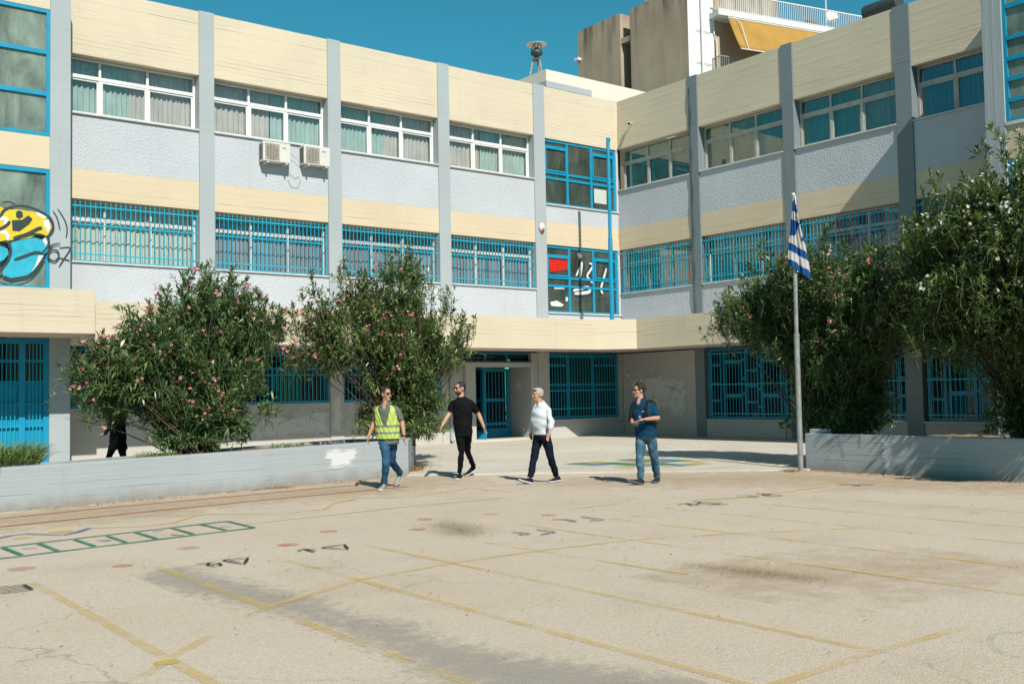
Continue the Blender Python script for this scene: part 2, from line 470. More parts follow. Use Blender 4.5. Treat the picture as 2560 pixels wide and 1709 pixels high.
LINES = dict(
 red=[[[-22.69,-11.25],[-21.18,-10.95],[-19.03,-10.76],[-16.82,-10.52]],[[-22.9,-12.27],[-20.73,-11.93],[-18.74,-11.69],[-16.3,-11.5]]],
 yellow=[[[-22.04,-13.28],[-21.57,-13.61],[-21.13,-13.55],[-20.59,-12.94],[-20.33,-12.92],[-19.67,-13.66],[-19.2,-13.57],[-19.0,-13.63],[-18.52,-12.99],[-17.87,-12.56],[-17.26,-13.1],[-16.3,-12.78],[-15.75,-12.56],[-15.68,-13.65]],[[-20.57,-14.38],[-19.39,-14.32],[-18.01,-14.19],[-16.35,-14.26]],[[-16.65,-16.16],[-15.68,-16.12]],[[-14.66,-16.59],[-13.89,-16.87],[-11.38,-16.76]]],
 blue=[[[-23.33,-13.76],[-23.14,-13.47],[-22.96,-13.33],[-22.82,-13.32],[-22.51,-13.77],[-22.29,-13.59],[-22.08,-13.32]]],
 green=[[[-24.6,-14.5],[-20.55,-13.93]],[[-24.6,-15.36],[-20.57,-14.82]],[[-20.55,-13.93],[-20.57,-14.82]],[[-23.29,-14.38],[-23.26,-15.1]],[[-22.91,-14.31],[-22.9,-15.08]],[[-22.52,-14.29],[-22.5,-15.01]],[[-22.14,-14.22],[-22.15,-14.97]],[[-21.79,-14.15],[-21.79,-14.91]],[[-21.32,-14.08],[-21.34,-14.85]],[[-20.93,-14.0],[-20.91,-14.77]]],
 court=[[[-23.56,-16.9],[-23.58,-21.6]],[[-22.45,-16.86],[-22.51,-23.5]],[[-21.36,-17.19],[-21.38,-24.0]],[[-20.28,-17.14],[-20.25,-23.14]],[[-19.26,-17.8],[-19.14,-20.6]],[[-18.07,-16.86],[-17.98,-23.2]],[[-16.93,-17.29],[-16.8,-23.0]],[[-15.65,-16.96],[-15.45,-22.5]],[[-14.38,-17.58],[-14.3,-21.8]],[[-13.18,-18.3],[-12.95,-21.0]],[[-24.2,-21.1],[-23.63,-20.46],[-23.37,-20.19],[-23.13,-19.96]],[[-22.73,-19.61],[-22.49,-19.4],[-21.36,-18.83],[-20.23,-18.66],[-19.14,-18.67],[-18.02,-18.8],[-16.8,-19.27],[-15.59,-19.95]],[[-21.6,-23.19],[-20.26,-23.15],[-19.3,-23.17]]],
 black=[[[-20.75,-16.94],[-20.46,-16.89],[-20.6,-17.24],[-20.75,-16.94]],[[-21.04,-16.97],[-20.93,-16.89],[-20.87,-17.05]],[[-20.93,-16.89],[-20.94,-17.14]],[[-21.85,-16.99],[-21.6,-17.02],[-21.78,-17.35],[-21.85,-16.99]],[[-22.13,-17.04],[-22.01,-17.06],[-21.95,-17.14],[-21.97,-17.26],[-22.04,-17.27],[-22.07,-17.16],[-22.01,-17.06]],[[-23.66,-17.03],[-23.66,-17.32]],[[-23.66,-17.05],[-23.9,-16.99]],[[-23.67,-17.17],[-23.9,-17.15]],[[-23.68,-17.31],[-23.9,-17.3]],[[-18.27,-17.47],[-18.26,-17.79],[-18.5,-17.82]],[[-18.61,-17.43],[-18.56,-17.55],[-18.56,-17.71],[-18.65,-17.69],[-18.63,-17.59]],[[-17.11,-16.93],[-17.13,-17.38],[-17.33,-17.33]],[[-17.53,-16.87],[-17.43,-16.98],[-17.45,-17.23],[-17.53,-17.18]],[[-14.86,-16.77],[-14.75,-17.21],[-14.97,-17.17],[-14.98,-16.96],[-14.81,-16.89]],[[-14.97,-17.17],[-14.77,-17.35]],[[-15.26,-16.86],[-15.1,-16.87],[-15.12,-17.13],[-15.22,-17.1],[-15.1,-16.87]],[[-13.37,-16.69],[-13.4,-17.19],[-13.58,-17.12],[-13.46,-16.88],[-13.28,-16.89]],[[-13.9,-16.76],[-13.72,-16.83],[-13.77,-17.05],[-13.93,-16.96]],[[-11.45,-16.81],[-11.22,-16.9],[-11.32,-17.12],[-11.47,-17.07]],[[-11.12,-16.95],[-11.06,-17.21],[-11.27,-17.13]]],
 bluemark=[[[-23.14,-14.6],[-23.02,-14.69]],[[-22.34,-14.52],[-22.21,-14.62]],[[-22.34,-14.66],[-22.23,-14.7]],[[-21.61,-14.23],[-21.48,-14.22]],[[-21.55,-14.69],[-21.45,-14.85]],[[-20.85,-14.44],[-20.72,-14.46]]],
 scrib=[[[-15.48,-15.68],[-15.58,-15.93],[-15.74,-16.0]],[[-15.42,-15.8],[-15.61,-16.14],[-15.47,-15.92]],[[-15.59,-16.16],[-15.37,-16.11],[-15.54,-16.35]],[[-15.54,-16.35],[-15.33,-16.33],[-15.47,-16.51]]],
 ring=[[[-19.0,-23.52],[-19.14,-23.49],[-19.24,-23.43],[-19.38,-23.41],[-19.51,-23.46],[-19.7,-23.59],[-19.78,-23.71],[-19.7,-23.9]]])
sd = 1
for key, w, m, z, nm in (('court', .086, 'yellow_line', GZ, 'painted_line'), ('red', .06, 'red_line', GZ, 'painted_line'), ('yellow', .085, 'yellow_pale', GZ + .004, 'painted_line'),
                     ('blue', .075, 'blue_line', GZ + .008, 'painted_line'), ('green', .06, 'green_line', GZ + .004, 'painted_line'), ('black', .033, 'black_line', GZ + .008, 'painted_letter'),
                     ('bluemark', .04, 'blue_line', GZ, 'painted_digit'), ('scrib', .03, 'teal_line', GZ, 'painted_letter'), ('ring', .05, 'teal_line', GZ, 'painted_line')):
    for i, pl in enumerate(LINES[key]):  # each line a sheet of its own, a fraction of a millimetre apart
        sd += 1
        wd_ = w * (1 + .05 * max(0, math.hypot(pl[0][0] + 25.8, pl[0][1] + 26.8) - 10)) if key in ('black', 'scrib') else w
        strip(pl, wd_, z + .0005 * (i % 6), .05, sd).build(nm, m, ground)
def disc(c, r, z, mat, nm, seed, ry=None):
    rnd = random.Random(seed); n = 22
    vs = [(c[0] + r * (1 + rnd.uniform(-.07, .07)) * cos(2 * pi * i / n), c[1] + (ry or r) * (1 + rnd.uniform(-.07, .07)) * sin(2 * pi * i / n), z) for i in range(n)]
    MB().add(vs, [tuple(range(n))]).build(nm, mat, ground)
for i, (c, r) in enumerate([[[-23.46,-16.03],.13],[[-22.68,-16.57],.10],[[-21.78,-15.88],.12],[[-20.89,-16.44],.12],[[-20.06,-15.77],.11],[[-19.21,-16.39],.10],[[-18.63,-15.65],.10],[[-17.71,-15.82],.11],[[-17.26,-16.47],.11]]):
    disc(c, r, GZ, 'red_dot', 'painted_spot', 40 + i)
for i, (c, r) in enumerate([[[-22.43,-13.34],.15],[[-22.92,-13.62],.12],[[-16.52,-17.32],.07],[[-22.49,-19.43],.07],[[-23.61,-20.46],.08]]):
    disc(c, r, GZ + .003, 'yellow_pale', 'painted_spot', 60 + i)
SQ = ['gy.by', 'bgygb', '.gybg', 'ybg.y', '.pby.']
for j, row in enumerate(SQ):
    for i, ch in enumerate(row):
        if ch == '.': continue
        x0, y0 = -11.29 + .5 * i, -10.80 - .5 * (j - 1)
        rr = random.Random(i * 7 + j)
        q = [(x0 + rr.uniform(-.015, .015), y0 + rr.uniform(-.015, .015)), (x0 + .5, y0), (x0 + .5 + rr.uniform(-.015, .015), y0 + .5), (x0, y0 + .5 + rr.uniform(-.015, .015))]
        MB().add([(*p_, .036 + .0004 * ((i + j) % 3)) for p_ in q], [(0, 1, 2, 3)]).build('painted_square', {'g': 'green_sq', 'y': 'yellow_sq', 'b': 'blue_sq', 'p': 'pink_sq'}[ch], apron)

def soft_patch(name, poly, mat, parent, T, edge=.25, res=.06, seed=0):
    """irregular patch: grid inside a polygon, with an 'edge' attribute 0 at the rim to 1 inside"""
    poly = np.array(poly, float)
    lo, hi = poly.min(0), poly.max(0)
    nx, ny = max(2, int((hi[0] - lo[0]) / res)), max(2, int((hi[1] - lo[1]) / res))
    gx, gy = np.meshgrid(np.linspace(lo[0], hi[0], nx + 1), np.linspace(lo[1], hi[1], ny + 1), indexing='ij')
    P_ = np.stack([gx.ravel(), gy.ravel()], 1)
    a, b = poly, np.roll(poly, -1, 0)
    inside = np.zeros(len(P_), bool); dist = np.full(len(P_), 9.9)
    for (x0, y0), (x1, y1) in zip(a, b):
        c = ((y0 > P_[:, 1]) != (y1 > P_[:, 1]))
        with np.errstate(divide='ignore', invalid='ignore'):
            inside ^= c & (P_[:, 0] < (x1 - x0) * (P_[:, 1] - y0) / (y1 - y0) + x0)
        d = np.array([x1 - x0, y1 - y0]); L = d @ d
        tt = np.clip(((P_ - (x0, y0)) @ d) / L, 0, 1)
        dist = np.minimum(dist, np.hypot(*(P_ - (x0, y0) - tt[:, None] * d).T))
    e = np.where(inside, np.clip(.5 + dist / edge * .5, 0, 1), np.clip(.5 - dist / edge * .5, 0, 1))
    idx = np.arange((nx + 1) * (ny + 1)).reshape(nx + 1, ny + 1)
    F = np.stack([idx[:-1, :-1], idx[1:, :-1], idx[1:, 1:], idx[:-1, 1:]], -1).reshape(-1, 4)
    F = F[(e[F] > .02).any(1)]
    used = np.unique(F); mp = -np.ones(len(P_), int); mp[used] = np.arange(len(used))
    V_ = np.array([T(*q) for q in P_[used]])
    return np_mesh(name, V_, mp[F], mat, parent, {'edge': e[used]})
soft_patch('repair_patch', [[-22.79,-17.46],[-22.47,-17.03],[-22.23,-17.01],[-22.3,-17.48],[-22.2,-18.24],[-22.1,-18.99],[-22.07,-19.37],[-22.17,-19.98],[-21.96,-20.6],[-22.1,-21.03],[-21.96,-21.76],[-21.81,-22.19],[-21.5,-22.9],[-22.2,-24.0],[-22.6,-23.0],[-22.48,-21.48],[-22.41,-20.67],[-22.43,-19.94],[-22.48,-19.3],[-22.58,-18.74],[-22.73,-18.21]], 'grey_patch', ground, lambda a, b: (a, b, .003), .3)
for k, (pl, e) in enumerate((([[-18.76,-20.18],[-18.61,-20.49],[-18.47,-20.87],[-18.44,-21.41],[-18.68,-21.59],[-18.88,-21.2],[-18.95,-20.78],[-18.9,-20.37]], .5), ([[-18.96,-16.11],[-18.55,-16.08],[-18.46,-16.77],[-18.75,-17.29],[-19.21,-17.43],[-19.34,-16.93]], .7))):
    pc = np.mean(pl, 0)
    pl2 = [list(pc + (np.array(q) - pc) * 1.25) for q in pl]
    soft_patch('dirt_stain', pl2, 'dirt_stain', ground, lambda a, b, k=k: (a, b, .0175 + .001 * k), e)

soft_patch('dust', [(-9.25, -14.6), (-10.6, -13.6), (-13.2, -12.2), (-14.6, -13.2), (-13.4, -15.0), (-11.8, -16.6), (-11.2, -18.6), (-10.4, -22), (-9.25, -22)], 'tan_dust', ground, lambda a, b: (a, b, .0022), 1.6, .2)
soft_patch('dust', [(-24.5, -10.7), (-19, -9.95), (-15.0, -9.5), (-14.2, -10.3), (-15.2, -11.8), (-17.5, -12.6), (-20, -12.4), (-24.5, -13.0)], 'tan_dust', ground, lambda a, b: (a, b, .0018), 1.5, .2)
soft_patch('dust', [(-19.6, -20.5), (-18.4, -20.3), (-16.5, -21.4), (-16.4, -22.6), (-17.9, -22.4), (-19.6, -21.5)], 'tan_dust', ground, lambda a, b: (a, b, .0014), 1.5, .15)

# ------------------------------------------------------------------ planters (walls and soil)
pl = thing('planter', (-17, -9.6, 0), 'long low grey planter wall on the left with a white paint blot', 'planter')
mb = MB()
fr = [(-30, -11.25), (-22.6, -10.35), (-15.0, -9.46)]
def ztop(x): return .70 - (-15.0 - x) * .0085
# front wall with slightly falling top, then the slanted end wall
vs, fs = [], []
sec = [(-30, -11.25), (-26, -10.76), (-22.6, -10.35), (-19, -9.93), (-15.0, -9.46), (-13.27, -7.0)]
inn = [(-30, -11.0), (-26, -10.51), (-22.6, -10.10), (-19, -9.68), (-15.15, -9.21), (-13.5, -6.9)]
for (a, b) in zip(sec, inn):
    z = ztop(min(a[0], -15.0))
    vs += [(a[0], a[1], -.05), (a[0], a[1], z), (b[0], b[1], z + .004), (b[0], b[1], -.05)]
for i in range(len(sec) - 1):
    for k in range(4): fs.append((4 * i + k, 4 * i + (k + 1) % 4, 4 * i + 4 + (k + 1) % 4, 4 * i + 4 + k))
fs += [(3, 2, 1, 0), (20, 21, 22, 23)]
mb.add(vs, fs).build('wall', 'planter', pl, bevel=.012)
def soil_sheet(name, poly, z0, parent, seed):
    poly = np.array(poly); lo, hi = poly.min(0), poly.max(0)
    n = 40
    o = soft_patch(name, poly, 'soil', parent, lambda a, b: (a, b, z0 + .05 * sin(a * 2.3 + seed) * sin(b * 1.9) + .025 * sin(a * 7 + b * 5)), .05, .22, seed)
    return o
s_ = soil_sheet('soil', [(-30, -10.9), (-22.6, -10.0), (-19, -9.58), (-15.2, -9.12), (-13.7, -6.95), (-14.3, -5.9), (-16.0, -6.35), (-18.8, -7.6), (-21.3, -8.8), (-30, -9.6)], .535, pl, 1)
MB().prism([(-30, -9.75), (-21.3, -8.95), (-18.8, -7.75), (-16.0, -6.5), (-14.3, -6.05), (-13.6, -6.9), (-13.45, -6.8), (-14.25, -5.85), (-16.0, -6.3), (-18.8, -7.55), (-21.3, -8.75), (-30, -9.55)], -.05, .60).build('back_kerb', 'planter', pl)
TPL = lambda u, z: (u, -9.46 + (u + 15.0) * .1176 - .006, z)
soft_patch('paint_patch', [(-16.92, .56), (-16.7, .60), (-16.55, .56), (-16.3, .62), (-16.2, .58), (-16.28, .42), (-16.38, .36), (-16.33, .26), (-16.5, .27), (-16.7, .24), (-16.86, .29), (-16.8, .40), (-16.95, .46)], 'white_smear', pl, TPL, .10, .03)

pr = thing('planter', (-9.2, -18, 0), 'grey planter wall on the right, streaked with leaf shade, behind the flag pole', 'planter')
MB().prism([(-9.2, -14.52), (-9.2, -30), (-8.95, -30), (-8.95, -14.52)], -.05, .70).build('wall', 'planter_b', pr, bevel=.012)
MB().box(-9.02, -8.75, -14.80, -14.50, .60, .78).build('end_block', 'planter_b', pr, bevel=.01)
soil_sheet('soil', [(-8.85, -30), (-4.8, -30), (-4.8, -14.7), (-8.85, -14.7)], .50, pr, 2)
soft_patch('paint_patch', [(-16.24, .66), (-16.28, .60), (-16.36, .56), (-16.34, .50), (-16.40, .42), (-16.37, .28), (-16.35, .14), (-16.28, .04), (-16.24, .12), (-16.21, .26), (-16.17, .40), (-16.20, .52), (-16.15, .58), (-16.18, .66)], 'white_smear', pr, lambda u, z: (-9.207, u + .0, z), .10, .025)

# ------------------------------------------------------------------ school wings
TA = lambda u, w, z: (u, -w, z)
TB = lambda u, w, z: (-w, -u, z)
TLW = lambda u, w, z: (u, -1.1 - w, z)
TRW = lambda u, w, z: (-2.69 - w, -u, z)
def wbar(name, T, parent, u0, u1, w0, w1, z0, z1, mat):
    a, b = Vector(T(u0, w0, z0)), Vector(T(u1, w1, z1))
    return bar(name, parent, (a + b) / 2, tuple(abs(x) for x in (b - a)), mat)
def piece(name, T, parent, mat, *boxes, bevel=.006, **kw):
    m = MB()
    for b in boxes: m.box(*b, T=T)
    o = m.build(name, mat, parent, bevel=bevel)
    fix_normals(o)
    return o
def fix_normals(o):
    bm = bmesh.new(); bm.from_mesh(o.data); bmesh.ops.recalc_face_normals(bm, faces=bm.faces); bm.to_mesh(o.data); bm.free()
def curtain(T, parent, u0, u1, w, z0, z1, mat, seed, amp=.032, name='curtain'):
    r = random.Random(seed)
    n = max(6, int((u1 - u0) / .022)); per = r.uniform(.11, .16)
    us = [u0 + (u1 - u0) * i / n for i in range(n + 1)]
    ph = [0.0]
    for i in range(n): ph.append(ph[-1] + 2 * pi * (u1 - u0) / n / (per * r.choice((.8, 1, 1, 1.25, 1.5))))
    rows = [z0, z0 + .45 * (z1 - z0), z1 - .12, z1]
    vs = [T(u + .012 * sin(ph[i] * .5 + k), w + amp * (.55 + .45 * (3 - k) / 3) * sin(ph[i] + .25 * k) , z) for k, z in enumerate(rows) for i, u in enumerate(us)]
    fs = [(k * (n + 1) + i, k * (n + 1) + i + 1, (k + 1) * (n + 1) + i + 1, (k + 1) * (n + 1) + i) for k in range(3) for i in range(n)]
    return MB().add(vs, fs).build(name, mat, parent, smooth=True)
def window(T, parent, u0, u1, z0, z1, zt, cols, fmat, gmat, curt, seed, w=-.30, fr=.055, sash=True, swap=False):
    """framed window: cols = mullion positions; zt = centre of the transom"""
    c = Vector(T((u0 + u1) / 2, w, z0))
    win = part_empty('window', parent, c)
    m = MB()
    d0, d1 = w - .035, w + .035
    B_ = lambda a, b, y, z, e=0.0: m.box(a, b, d0 - e, d1 + e, y, z, T=T)
    B_(u0, u1, z0, z0 + fr); B_(u0, u1, z1 - fr, z1)
    B_(u0, u0 + fr, z0 + fr, z1 - fr); B_(u1 - fr, u1, z0 + fr, z1 - fr)
    ed = [u0 + fr] + [x for c_ in cols for x in (c_ - .03, c_ + .03)] + [u1 - fr]
    B_(u0 + fr, u1 - fr, zt - .045, zt + .045, .006)
    for c_ in cols:
        B_(c_ - .03, c_ + .03, z0 + fr, zt - .045); B_(c_ - .03, c_ + .03, zt + .045, z1 - fr)
    if sash:
        for k in range(0, len(ed), 2):
            a, b = ed[k], ed[k + 1]
            off = .03 if (k // 2) % 2 else .012
            for q in ((a, b, z0 + fr, z0 + fr + .05), (a, b, zt - .045 - .05, zt - .045), (a, a + .045, z0 + fr + .05, zt - .095), (b - .045, b, z0 + fr + .05, zt - .095)):
                m.box(q[0] + .001, q[1] - .001, w - .02, w + off, q[2], q[3], T=T)
    o = m.build('frame', fmat, win); fix_normals(o)
    for k in range(0, len(ed), 2):
        a, b = ed[k] - .01, ed[k + 1] + .01
        for (y, z) in ((z0 + fr - .01, zt - .04), (zt + .04, z1 - fr + .01)):
            wbar('pane', T, win, a, b, w - .006, w + .002, y, z, gmat)
    for k, (a, b, mt) in enumerate(curt):
        curtain(T, win, u0 + a * (u1 - u0), u0 + b * (u1 - u0), w - .13, z0 + .01, z1 - .02, mt, seed * 13 + k)
    return win
def grille(T, parent, u0, u1, z0, z1, rails, w=.0, pitch=.126, mat='bar_paint', name='window_grille', t=.017):
    g = part_empty(name, parent, T((u0 + u1) / 2, w, z0))
    n = int(round((u1 - u0) / pitch))
    for i in range(n + 1):
        u = u0 + (u1 - u0) * i / n
        wbar('bar', T, g, u - t / 2, u + t / 2, w - t / 2, w + t / 2, z0, z1, mat)
    for z in rails:
        wbar('rail', T, g, u0 - .03, u1 + .03, w + t / 2 + .001, w + t / 2 + .009, z - .017, z + .017, mat)
    return g
ROOF, H3, H2, H1 = 12.07, 10.31, 7.40, 6.64
def bay(T, parent, u0, u1, cols_top, frame, gl, ctop, cfirst, seed, gr=True, first_frame='first_frame'):
    piece('cream_fascia', T, parent, 'cream', (u0, u1, -.25, 0, H3, ROOF))
    piece('render_panel', T, parent, 'render', (u0, u1, -.25, -.004, H2, 8.78))
    piece('cream_band', T, parent, 'cream_band', (u0, u1, -.25, 0, H1, H2))
    piece('render_panel', T, parent, 'render', (u0, u1, -.25, -.004, 3.6, 5.03))
    piece('sill', T, parent, 'sill', (u0 + .002, u1 - .002, -.33, .055, 8.78, 8.825))
    piece('sill', T, parent, 'sill', (u0 + .002, u1 - .002, -.33, .05, 5.03, 5.07))
    window(T, parent, u0 + .01, u1 - .01, 8.825, H3 - .005, 9.83, cols_top, frame, gl, ctop, seed)
    L = u1 - u0
    window(T, parent, u0 + .01, u1 - .01, 5.07, H1 - .005, 6.17, [u0 + L * .335, u0 + L * .66], first_frame, 'glass', cfirst, seed + 50, sash=False)
    if gr: grille(T, parent, u0 + .03, u1 - .06, 5.05, 6.60, (6.47, 6.0, 5.26, 5.09), w=-.03)

wa = thing('school_wing', (-9.5, 0, 0), 'left school wing, cream and pale grey, with teal and beige curtained upper windows', 'building')
PA = [(-15.58, -15.16), (-11.72, -11.29), (-7.84, -7.41), (-3.94, -3.46)]
for k, (a, b) in enumerate(PA):
    piece('pilaster', TA, wa, 'pilaster', (a, b, -.4, .03, 2.9, ROOF + .02))
    piece('ground_column', TA, wa, 'ground_wall', (a, b, -.4, .03, -.05, 2.9))
edges = [-19.16, -15.58, -15.16, -11.72, -11.29, -7.84, -7.41, -3.94]
TT, BE = 'teal', 'beige'
cur = [[(0, .52, TT), (.52, 1, BE)], [(0, .53, BE), (.53, 1, TT)], [(0, .50, TT), (.50, 1, BE)], [(0, .43, BE), (.43, 1, TT)]]
c1 = ['pale', 'mauve', 'mauve', 'mauve']
for k in range(4):
    u0, u1 = edges[2 * k], edges[2 * k + 1]
    L = u1 - u0
    cols = [u0 + L * (.325 if k else .30), u0 + L * (.655 if k else .64)]
    bay(TA, wa, u0, u1, cols, 'white_frame', 'glass', cur[k], [(0, .5, c1[k]), (.5, 1, c1[k])], k + 1)
# corner bay with the big turquoise stair windows
u0, u1 = -3.46, -.10
piece('cream_fascia', TA, wa, 'cream', (u0, 0, -.25, 0, H3 - .03, ROOF))
piece('cream_band', TA, wa, 'cream_band', (u0, 0, -.25, 0, H1 - .03, H2))
piece('render_panel', TA, wa, 'render', (u0, 0, -.25, -.004, H2, 7.97))
piece('render_panel', TA, wa, 'render', (u0, 0, -.25, -.004, 3.6, 4.25))
piece('corner_jamb', TA, wa, 'render', (u1, 0, -.25, -.006, 8.02, H3 - .03))
piece('corner_jamb', TA, wa, 'render', (u1, 0, -.25, -.006, 4.30, H1 - .03))
for z in (7.97, 4.25): piece('sill', TA, wa, 'sill', (u0 + .002, -.002, -.2, .05, z, z + .045))
def stair_window(T, parent, u0, u1, z0, z1, zr, name='stair_window', gmat='glass_stair', w=-.08):
    win = part_empty(name, parent, T((u0 + u1) / 2, w, z0))
    m = MB(); d0, d1 = w - .05, w + .03
    L = u1 - u0
    cols = [u0 + L * .315, u0 + L * .65]
    B_ = lambda a, b, y, z, e=0: m.box(a, b, d0, d1 + e, y, z, T=T)
    B_(u0, u1, z1 - .09, z1); B_(u0, u1, z0, z0 + .06); B_(u0, u0 + .05, z0 + .06, z1 - .09); B_(u1 - .10, u1, z0 + .06, z1 - .09)
    for c_ in cols: B_(c_ - .045, c_ + .045, z0 + .06, z1 - .09)
    xs = [u0 + .05, cols[0] - .045, cols[0] + .045, cols[1] - .045, cols[1] + .045, u1 - .10]
    zl = [z0 + .06, zr[0] - .04, zr[0] + .04, zr[1] - .04, zr[1] + .04, z1 - .09]
    for k in (0, 2, 4):
        for z in zr[:2]: B_(xs[k], xs[k + 1], z - .04, z + .04, .004)
    for k in (0, 4):   # opening lights with their own frame and a fanlight
        a, b = xs[k], xs[k + 1]; t_ = zr[2]
        B_(a, b, t_ - .03, t_ + .03, .004)
        for q in ((a, b, zl[4], zl[4] + .05), (a, b, t_ - .09, t_ - .03), (a, a + .05, zl[4] + .05, t_ - .09), (b - .05, b, zl[4] + .05, t_ - .09)): m.box(q[0] + .001, q[1] - .001, d1 - .01, d1 + .028, q[2], q[3], T=T)
    o = m.build('frame', 'blue_paint', win); fix_normals(o)
    for k in (0, 2, 4):
        a, b = xs[k] - .01, xs[k + 1] + .01
        for (y, z) in ((zl[0], zl[1]), (zl[2], zl[3]), (zl[4], zl[5])): wbar('pane', T, win, a, b, w - .006, w, y - .01, z + .01, gmat)
    return win, xs, zl
sw1, xs, zl = stair_window(TA, wa, u0, u1, 8.015, H3 - .035, (8.93, 9.12, 10.03))
piece('paper_sheet', TA, sw1, 'paper', (-1.14, -.54, -.075, -.072, 8.27, 8.78), bevel=0)
sw2, xs, zl = stair_window(TA, wa, u0, u1, 4.295, H1 - .035, (5.21, 5.50, 6.26))
def flat(name, polys, T, w, mat, parent):
    for i, q in enumerate(polys):
        n = len(q)
        MB().add([T(a, w + .0006 * i, b) for a, b in q], [tuple(range(n))]).build(name, mat, parent)
def stroke(name, pts, wd, T, w, mat, parent):
    P2 = []
    for k in range(len(pts) - 1):   # Catmull-Rom
        p0, p1, p2, p3 = (np.array(pts[max(0, min(len(pts) - 1, j))]) for j in (k - 1, k, k + 1, k + 2))
        for i in range(6):
            t_ = i / 6
            P2.append(.5 * (2 * p1 + (p2 - p0) * t_ + (2 * p0 - 5 * p1 + 4 * p2 - p3) * t_ ** 2 + (3 * p1 - p0 - 3 * p2 + p3) * t_ ** 3))
    P2.append(np.array(pts[-1]))
    vs = []
    for i, q in enumerate(P2):
        d = P2[min(i + 1, len(P2) - 1)] - P2[max(0, i - 1)]; L = np.hypot(*d) or 1
        s_ = wd * .5 * (.45 + .55 * min(1, 4 * min(i, len(P2) - 1 - i) / len(P2) + .35))
        for sg in (1, -1): vs.append(T(q[0] - sg * d[1] / L * s_, w, q[1] + sg * d[0] / L * s_))
    MB().add(vs, [(2 * i, 2 * i + 1, 2 * i + 3, 2 * i + 2) for i in range(len(P2) - 1)]).build(name, mat, parent)
GL= {'yellow': [[(-20.803, 6.088), (-20.694, 6.068), (-20.585, 6.008), (-20.327, 6.033), (-19.953, 6.007), (-19.648, 5.85), (-19.6, 5.648), (-19.676, 5.457), (-19.895, 5.491), (-20.045, 5.397), (-20.416, 5.308), (-20.799, 5.249)]], 'blue': [[(-20.471, 5.254), (-20.269, 5.329), (-19.951, 5.405), (-19.685, 5.333), (-19.656, 5.13), (-19.76, 5.02), (-19.798, 4.895), (-19.948, 4.641), (-20.135, 4.509), (-20.467, 4.427), (-20.65, 4.501), (-20.578, 4.705), (-20.47, 4.992)], [(-20.798, 5.169), (-20.69, 5.157), (-20.544, 5.108), (-20.525, 4.969), (-20.615, 4.842), (-20.796, 4.731)]], 'white': [[(-19.782, 5.817), (-19.648, 5.85), (-19.619, 5.667), (-19.676, 5.559), (-19.762, 5.716)], [(-19.953, 6.003), (-19.82, 5.998), (-19.687, 5.898), (-19.763, 5.87), (-19.877, 5.911)], [(-20.691, 5.517), (-20.582, 5.526), (-20.481, 5.414), (-20.544, 5.268), (-20.582, 5.426), (-20.691, 5.437)], [(-20.729, 5.834), (-20.584, 5.848), (-20.51, 5.794), (-20.565, 5.668), (-20.655, 5.58), (-20.602, 5.745), (-20.729, 5.754)], [(-19.874, 4.992), (-19.76, 5.0), (-19.873, 4.788), (-20.042, 4.555), (-20.079, 4.512), (-19.949, 4.743)], [(-19.799, 5.365), (-19.723, 5.432), (-19.675, 5.313), (-19.723, 5.227)]], 'bstroke': [([(-20.747, 5.773), (-20.693, 5.848), (-20.585, 6.008), (-20.29, 6.117), (-19.953, 6.068), (-19.648, 5.911), (-19.561, 5.734), (-19.59, 5.566), (-19.685, 5.456)], 0.07), ([(-20.453, 5.295), (-20.232, 5.393), (-19.913, 5.489), (-19.704, 5.434), (-19.646, 5.274), (-19.76, 5.102), (-19.817, 5.047)], 0.049), ([(-20.416, 5.358), (-20.139, 5.461), (-19.895, 5.613), (-19.8, 5.641)], 0.095), ([(-20.396, 4.857), (-20.23, 4.928), (-19.95, 5.048), (-19.76, 5.04)], 0.082), ([(-20.741, 4.516), (-20.542, 4.807), (-20.474, 5.052), (-20.526, 5.249), (-20.636, 5.261)], 0.07), ([(-20.704, 4.458), (-20.577, 4.415), (-20.357, 4.406), (-20.079, 4.522), (-19.873, 4.768), (-19.751, 5.0)], 0.049), ([(-20.746, 5.513), (-20.583, 5.627), (-20.492, 5.735)], 0.074), ([(-20.658, 6.162), (-20.512, 6.187), (-20.383, 6.139)], 0.045)], 'bpoly': [[(-20.455, 5.768), (-20.233, 5.798), (-20.103, 5.911), (-20.009, 5.838), (-20.084, 5.709), (-20.288, 5.53), (-20.436, 5.528)], [(-20.364, 5.968), (-20.299, 6.015), (-20.225, 5.981), (-20.215, 5.881), (-20.298, 5.813), (-20.367, 5.867)]], 'pil': [([(-19.558, 6.071), (-19.461, 5.905), (-19.392, 5.621)], 0.033), ([(-19.452, 6.133), (-19.305, 5.898), (-19.237, 5.675), (-19.256, 5.445)], 0.033), ([(-19.401, 5.31), (-19.575, 5.256), (-19.67, 5.106), (-19.65, 4.943), (-19.535, 4.879), (-19.439, 4.977), (-19.459, 5.12), (-19.574, 5.143), (-19.651, 5.056)], 0.039), ([(-19.411, 5.196), (-19.167, 5.213), (-19.303, 4.945), (-19.419, 4.742)], 0.041), ([(-19.41, 4.959), (-19.176, 4.912)], 0.045)]}
